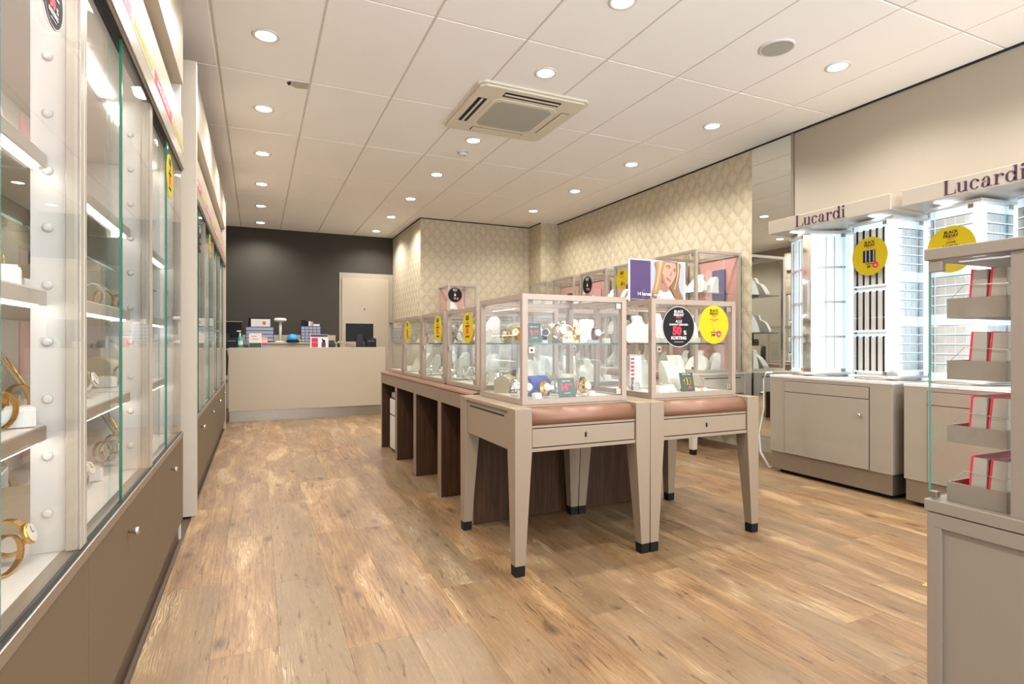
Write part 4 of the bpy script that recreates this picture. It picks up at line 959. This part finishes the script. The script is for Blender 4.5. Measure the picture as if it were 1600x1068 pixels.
for u, y, k, s in ((788, 2.62, 'watch_silver', 1.2), (797, 2.56, 'watch_gold', 1.2), (806, 2.50, 'watch_silver', 1.2), (812, 2.47, 'watch_brown', 1.0), (850, 2.49, 'watch_gold', 1.15), (858, 2.56, 'watch_silver', 1.15), (905, 2.54, 'bangle_rose', 1.15), (912, 2.62, 'bangle_gold', 1.15), (919, 2.51, 'watch_gold', 1.15), (846, 2.47, 'ringbox', .8), (924, 2.48, 'ringbox', .7), (925, 2.72, 'watch_black', 1.1)):
    use(k, (P(u, y), y, FLR), R(random.uniform(-25, 25)), w0, s)
for i, k in enumerate(('bangle_silver', 'bangle_gold', 'bangle_silver', 'bangle_gold')): use(k, (P(826 + 6*i, 2.5), 2.49, FLR), R(20 + 6*i), w0, 1.0)
price_card('dark green price card reading 14.99 on the floor of the front case', (P(883, 2.46), 2.432, FLR), R(2), .098, .098, 'green', [('14', .044, 'red', -.016, .052, .06), ('99', .025, 'red', .024, .060, .06), ('super deal', .012, 'paperwhite', 0, .084, .01), ('van 29.99', .009, 'paperwhite', 0, .022, 0)])
# --- front case with two stickers
CASEX[:] = [1.945, 2.44]
inside(1.895, 2.489, 2.39, 2.95)
w1 = 'on the shelf of the two-sticker front case'; w0 = 'on the floor of the two-sticker front case'
for u, y, k, s in ((1000, 2.75, 'bust', 1.15), (1015, 2.86, 'bust', 1.3), (1096, 2.70, 'bust', 1.0), (1075, 2.60, 'slope', .8), (1030, 2.58, 'ringbox', 1), (1042, 2.66, 'ringbox', 1), (1090, 2.55, 'ringbox', .9), (1103, 2.56, 'ringbox', .9), (1135, 2.55, 'ringbox', .9), (1142, 2.62, 'slope', .9)): use(k, (P(u, y), y, SH), R(random.uniform(-20, 10)), w1, s)
for u, y, k, s in ((1047, 2.60, 'slope', 1.15), (1056, 2.74, 'slope', 1.35), (1033, 2.48, 'ringbox', 1.0), (1043, 2.46, 'ringbox', 1.1), (1054, 2.45, 'ringbox', .6), (1090, 2.84, 'bust', 1.3), (1104, 2.66, 'bust', 1.0), (1125, 2.82, 'bust', 1.1), (1100, 2.47, 'ringbox', .5), (1000, 2.80, 'slope', 1.4), (990, 2.7, 'ringbox', 1)): use(k, (P(u, y), y, FLR), R(random.uniform(-20, 10)), w0, s)
use('neck_gold', (2.30, 2.48, FLR), 0, w0, .9)
g = price_card('dark green card picturing two gold rings in the case with two stickers', (P(1075, 2.46), 2.455, FLR), R(-6), .088, .105, 'green', [('SUPER DEAL', .010, 'paperwhite', 0, .096, .01), ('199', .016, 'red', .01, .020, .05)])
for dx in (-.009, .009): obj('ring_picture', MB().tube([(dx + .011*math.cos(R(a)), -.0015, .056 + .020*math.sin(R(a))) for a in range(0, 360, 24)], .002, 5, True), 'gold', g.children[0])
st = thing('letter_strip', 'clear strip of small red samples standing in the case with two stickers', 'display strip', (1.965, 2.62, FLR + .0005), R(-10)); box('strip_board', 'acrylic', -.035, .035, 0, .004, 0, .20, st)
for i in range(6): box('sample', 'red', -.028, -.010, -.002, -.0002, .065 + .022*i, .076 + .022*i, st)
txt('kidolo', .026, 'ink', st, (-.02, -.001, .035), .02).rotation_euler = (R(90), R(90), 0)
# --- aisle cases and inner row
def fill_case(x0, y0, wx, wy, z, kinds, where, n, s0=1.0, rzb=0, seed=0):
    rg = random.Random(seed); cols = max(1, int(math.ceil(math.sqrt(n)))); rows = int(math.ceil(n / cols)); c = 0
    for r in range(rows):
        for k in range(cols):
            if c >= n: return
            x = x0 + wx * (k + .5) / cols + rg.uniform(-.012, .012); y = y0 + wy * (r + .5) / rows + rg.uniform(-.012, .012)
            use(kinds[c % len(kinds)], (x, y, z), rzb + R(rg.uniform(-25, 25)), where, s0 * rg.uniform(.9, 1.1)); c += 1
for i in range(4):
    wn = '%s aisle case' % ordn[i]; z0 = .7585; inside(BX + .02, BX + .56, BYS[i] - .02, BYS[i] + .585)
    fill_case(BX + .06, BYS[i] + .06, .40, .46, z0 + .0225, ['bangle_silver', 'watch_silver', 'slope', 'ringbox', 'bangle_silver', 'neck_silver', 'watch_silver', 'slope', 'ringbox'] if i < 3 else ['ringbox', 'slope', 'bangle_silver'], 'on the floor of the ' + wn, [9, 9, 8, 6][i], 1.15, R(-90), 31 + i)
    fill_case(BX + .08, BYS[i] + .06, .38, .46, z0 + .283, ['watch_silver', 'watch_gold', 'bangle_rose', 'watch_black', 'ringbox', 'roll', 'watch_silver', 'slope', 'watch_brown'], 'on the shelf of the ' + wn, [9, 9, 6, 6][i], 1.2, R(-90), 51 + i)
    if i < 2:
        inside(1.83, 2.39, BYS[i], BYS[i] + .585)
        fill_case(1.87, BYS[i] + .06, .46, .44, z0 + .0225, ['slope', 'bust', 'ringbox', 'slope'], 'on the floor of the %s inner row case' % ordn[i], 6, 1.1, 0, 71 + i)
        fill_case(1.87, BYS[i] + .08, .46, .42, z0 + .283, ['bust', 'slope', 'ringbox', 'bust'], 'on the shelf of the %s inner row case' % ordn[i], 6, 1.1, 0, 81 + i)
# --- tall cases by the wall
for i, y in enumerate(TY):
    wn = '%s tall wall case' % (ordn + ['fifth'])[i]; inside(3.85, 4.38, y - .02, y + .60)
    for zi, zz in enumerate((.0225, .398, .788)):
        fill_case(3.88, y + .05, .46, .50, CZ + zz, ['bust', 'slope', 'ringbox', 'bust', 'slope'], 'on the %s of the %s' % (['floor', 'lower shelf', 'upper shelf'][zi], wn), 5 if i < 2 else 3, 1.25, R(-90), 101 + i*7 + zi)
    ps_ = tag(box('backing_poster', 'purple' if i % 2 == 0 else 'rose', 4.385, 4.39, y + .18, y + .36, 1.15, 1.80), 'narrow %s poster standing at the back of the %s' % ('purple' if i % 2 == 0 else 'rose', wn), 'poster', 'posters in the tall wall cases')
    ps_.location.z = 0
inside(2.47, 2.91, 7.62, 8.12)
for zi, zz in enumerate((.0225, .388, .768)): fill_case(2.52, 7.68, .33, .36, CZ + zz, ['bust', 'ringbox', 'slope'], 'on the %s of the slim alcove case' % ['floor', 'lower shelf', 'upper shelf'][zi], 3, 1.0, 0, 160 + zi)
# --- left wall showcases: goods face +x
BOUNDS[0] = None
LZ = [.5705, .8645, 1.1685, 1.4785]
plan = {0: [('bangle_gold', .78, -.11), ('watch_gold', .86, -.13)], 1: [('bangle_gold', .80, -.13), ('ringbox', .86, -.12)], 2: [('ringbox', .84, -.13)], 3: []}
lvl = ['floor', 'lower shelf', 'middle shelf', 'upper shelf']
plan2 = {0: [('cube', .24, -.20), ('watch_silver', .38, -.17), ('cube', .16, -.34), ('watch_gold', .47, -.2), ('bangle_silver', .56, -.16), ('watch_silver', .66, -.18), ('ringbox', .76, -.16), ('board', .55, -.33), ('wbox', .38, -.36)],
         1: [('board', .17, -.26), ('board', .34, -.22), ('bangle_gold', .10, -.16), ('ringbox', .24, -.13), ('bangle_gold', .46, -.15), ('ringbox', .56, -.2), ('watch_silver', .66, -.17), ('slope', .78, -.25)],
         2: [('board', .14, -.26), ('ringbox', .24, -.20), ('board', .34, -.28), ('ringbox', .42, -.18), ('bangle_silver', .52, -.16), ('roll', .64, -.26), ('bangle_silver', .76, -.16)], 3: [('board', .20, -.30), ('board', .40, -.30)]}
plan3 = {0: [('watch_silver', .10, -.16), ('bangle_silver', .18, -.2), ('watch_gold', .27, -.17), ('bangle_silver', .36, -.2), ('watch_silver', .46, -.18), ('watch_gold', .56, -.2), ('board', .72, -.26), ('cube', .2, -.34)],
         1: [('ringbox', .24, -.2), ('bangle_silver', .33, -.17), ('roll', .46, -.26), ('watch_silver', .58, -.2), ('watch_silver', .67, -.18), ('slope', .78, -.26)],
         2: [('bangle_gold', .10, -.18), ('roll', .22, -.26), ('bangle_silver', .34, -.18), ('bangle_silver', .43, -.2), ('bangle_rose', .51, -.18), ('watch_black', .62, -.2), ('watch_silver', .72, -.18)], 3: [('slope', .3, -.28), ('board', .55, -.3)]}
SC = {'board': 1.1, 'wbox': 1.15, 'cube': 1.1, 'roll': 1.05}
for ui, (un, pp) in enumerate(zip(('picture-edge left showcase', 'middle near-left showcase', 'end near-left showcase'), (plan, plan2, plan3))):
    y0 = .69 + W * ui
    for li, items in pp.items():
        for n_, (k, yy, xx) in enumerate(items):
            use(k, (XS + xx, y0 + yy, LZ[li] + .001), R(90) + R(random.uniform(-15, 15)), 'on the %s of the %s' % (lvl[li], un), SC.get(k, 1.3))
use('wbox', (XS - .215, .69 + W + .24, LZ[0] + .0955), R(80), 'on a block in the middle near-left showcase', 1.0)
for ui in range(4):
    y0 = 3.93 + W * ui
    for li in range(3):
        for n_, k in enumerate(('watch_silver', 'slope', 'bangle_silver')): use(k, (XS - .24, y0 + .22 + .24*n_, LZ[li] + .001), R(90), 'on the %s of the %s far left showcase' % (lvl[li], pos_far[ui]), 1.3)
for i in range(5):
    tag(obj('white_box', MB().box(-.05, .05, -.04, .04, 0, .024), 'card', None, (XS - .34, .69 + 2*W + .12, LZ[1] + .001 + .0245*i), bevel=.001), '%s white box from the bottom, stacked in the end near-left showcase' % ORD[i], 'box', 'stacked white boxes in the left showcase')
pb = thing('pink_card', 'large pink card standing on the upper shelf of the picture-edge left showcase', 'card', (XS - .115, 1.15, 1.4785)); obj('card_board', MB().hexa([(-.004, 0, 0), (0, 0, 0), (0, .36, 0), (-.004, .36, 0)], [(-.064, 0, .40), (-.06, 0, .40), (-.06, .30, .40), (-.064, .30, .40)]), 'pinkpale', pb)
# --- cables by the mirror and a dry leaf on the floor
for i, (dx, dy) in enumerate(((0, 0), (.03, .022))):
    tag(obj('cable', MB().tube([(3.86+dx, 3.32+dy, .80), (3.84+dx, 3.36+dy, .795), (3.84+dx, 3.385+dy, .74), (3.86+dx, 3.40+dy, .5), (3.85+dx, 3.44+dy, .28), (3.84+dx, 3.42+dy, .13), (3.88+dx, 3.37+dy, .008), (3.95+dx, 3.34+dy, .008)], .0065, 8), 'cable', None, smooth=True), ['white cable hanging down beside the tower cabinet and mirror', 'second white cable looping behind the tower cabinet'][i], 'cable')
lx, ly, _ = on_z(1447, 914, 0)
tag(obj('dry_leaf', MB().prism([(-.022,0),(-.008,.012),(.006,.008),(.02,.016),(.026,.002),(.01,-.008),(-.01,-.010)], .0005, .003, 'z'), 'leaf', None, (lx, ly, 0)), 'small golden dry leaf lying on the floor by the kiosk', 'leaf')
for (kind, where), L in USED.items():
    def scr(o): x, y, z = o.location; return (x*CS - y*SN) / (x*SN + y*CS)
    L.sort(key=scr)
    for i, o in enumerate(L):
        o['label'] = '%s %s' % (DESC[kind], where) if len(L) == 1 else '%s %s from left %s' % (ORD[i], DESC[kind], where)
        o['group'] = '%s %s' % (DESC[kind], where)
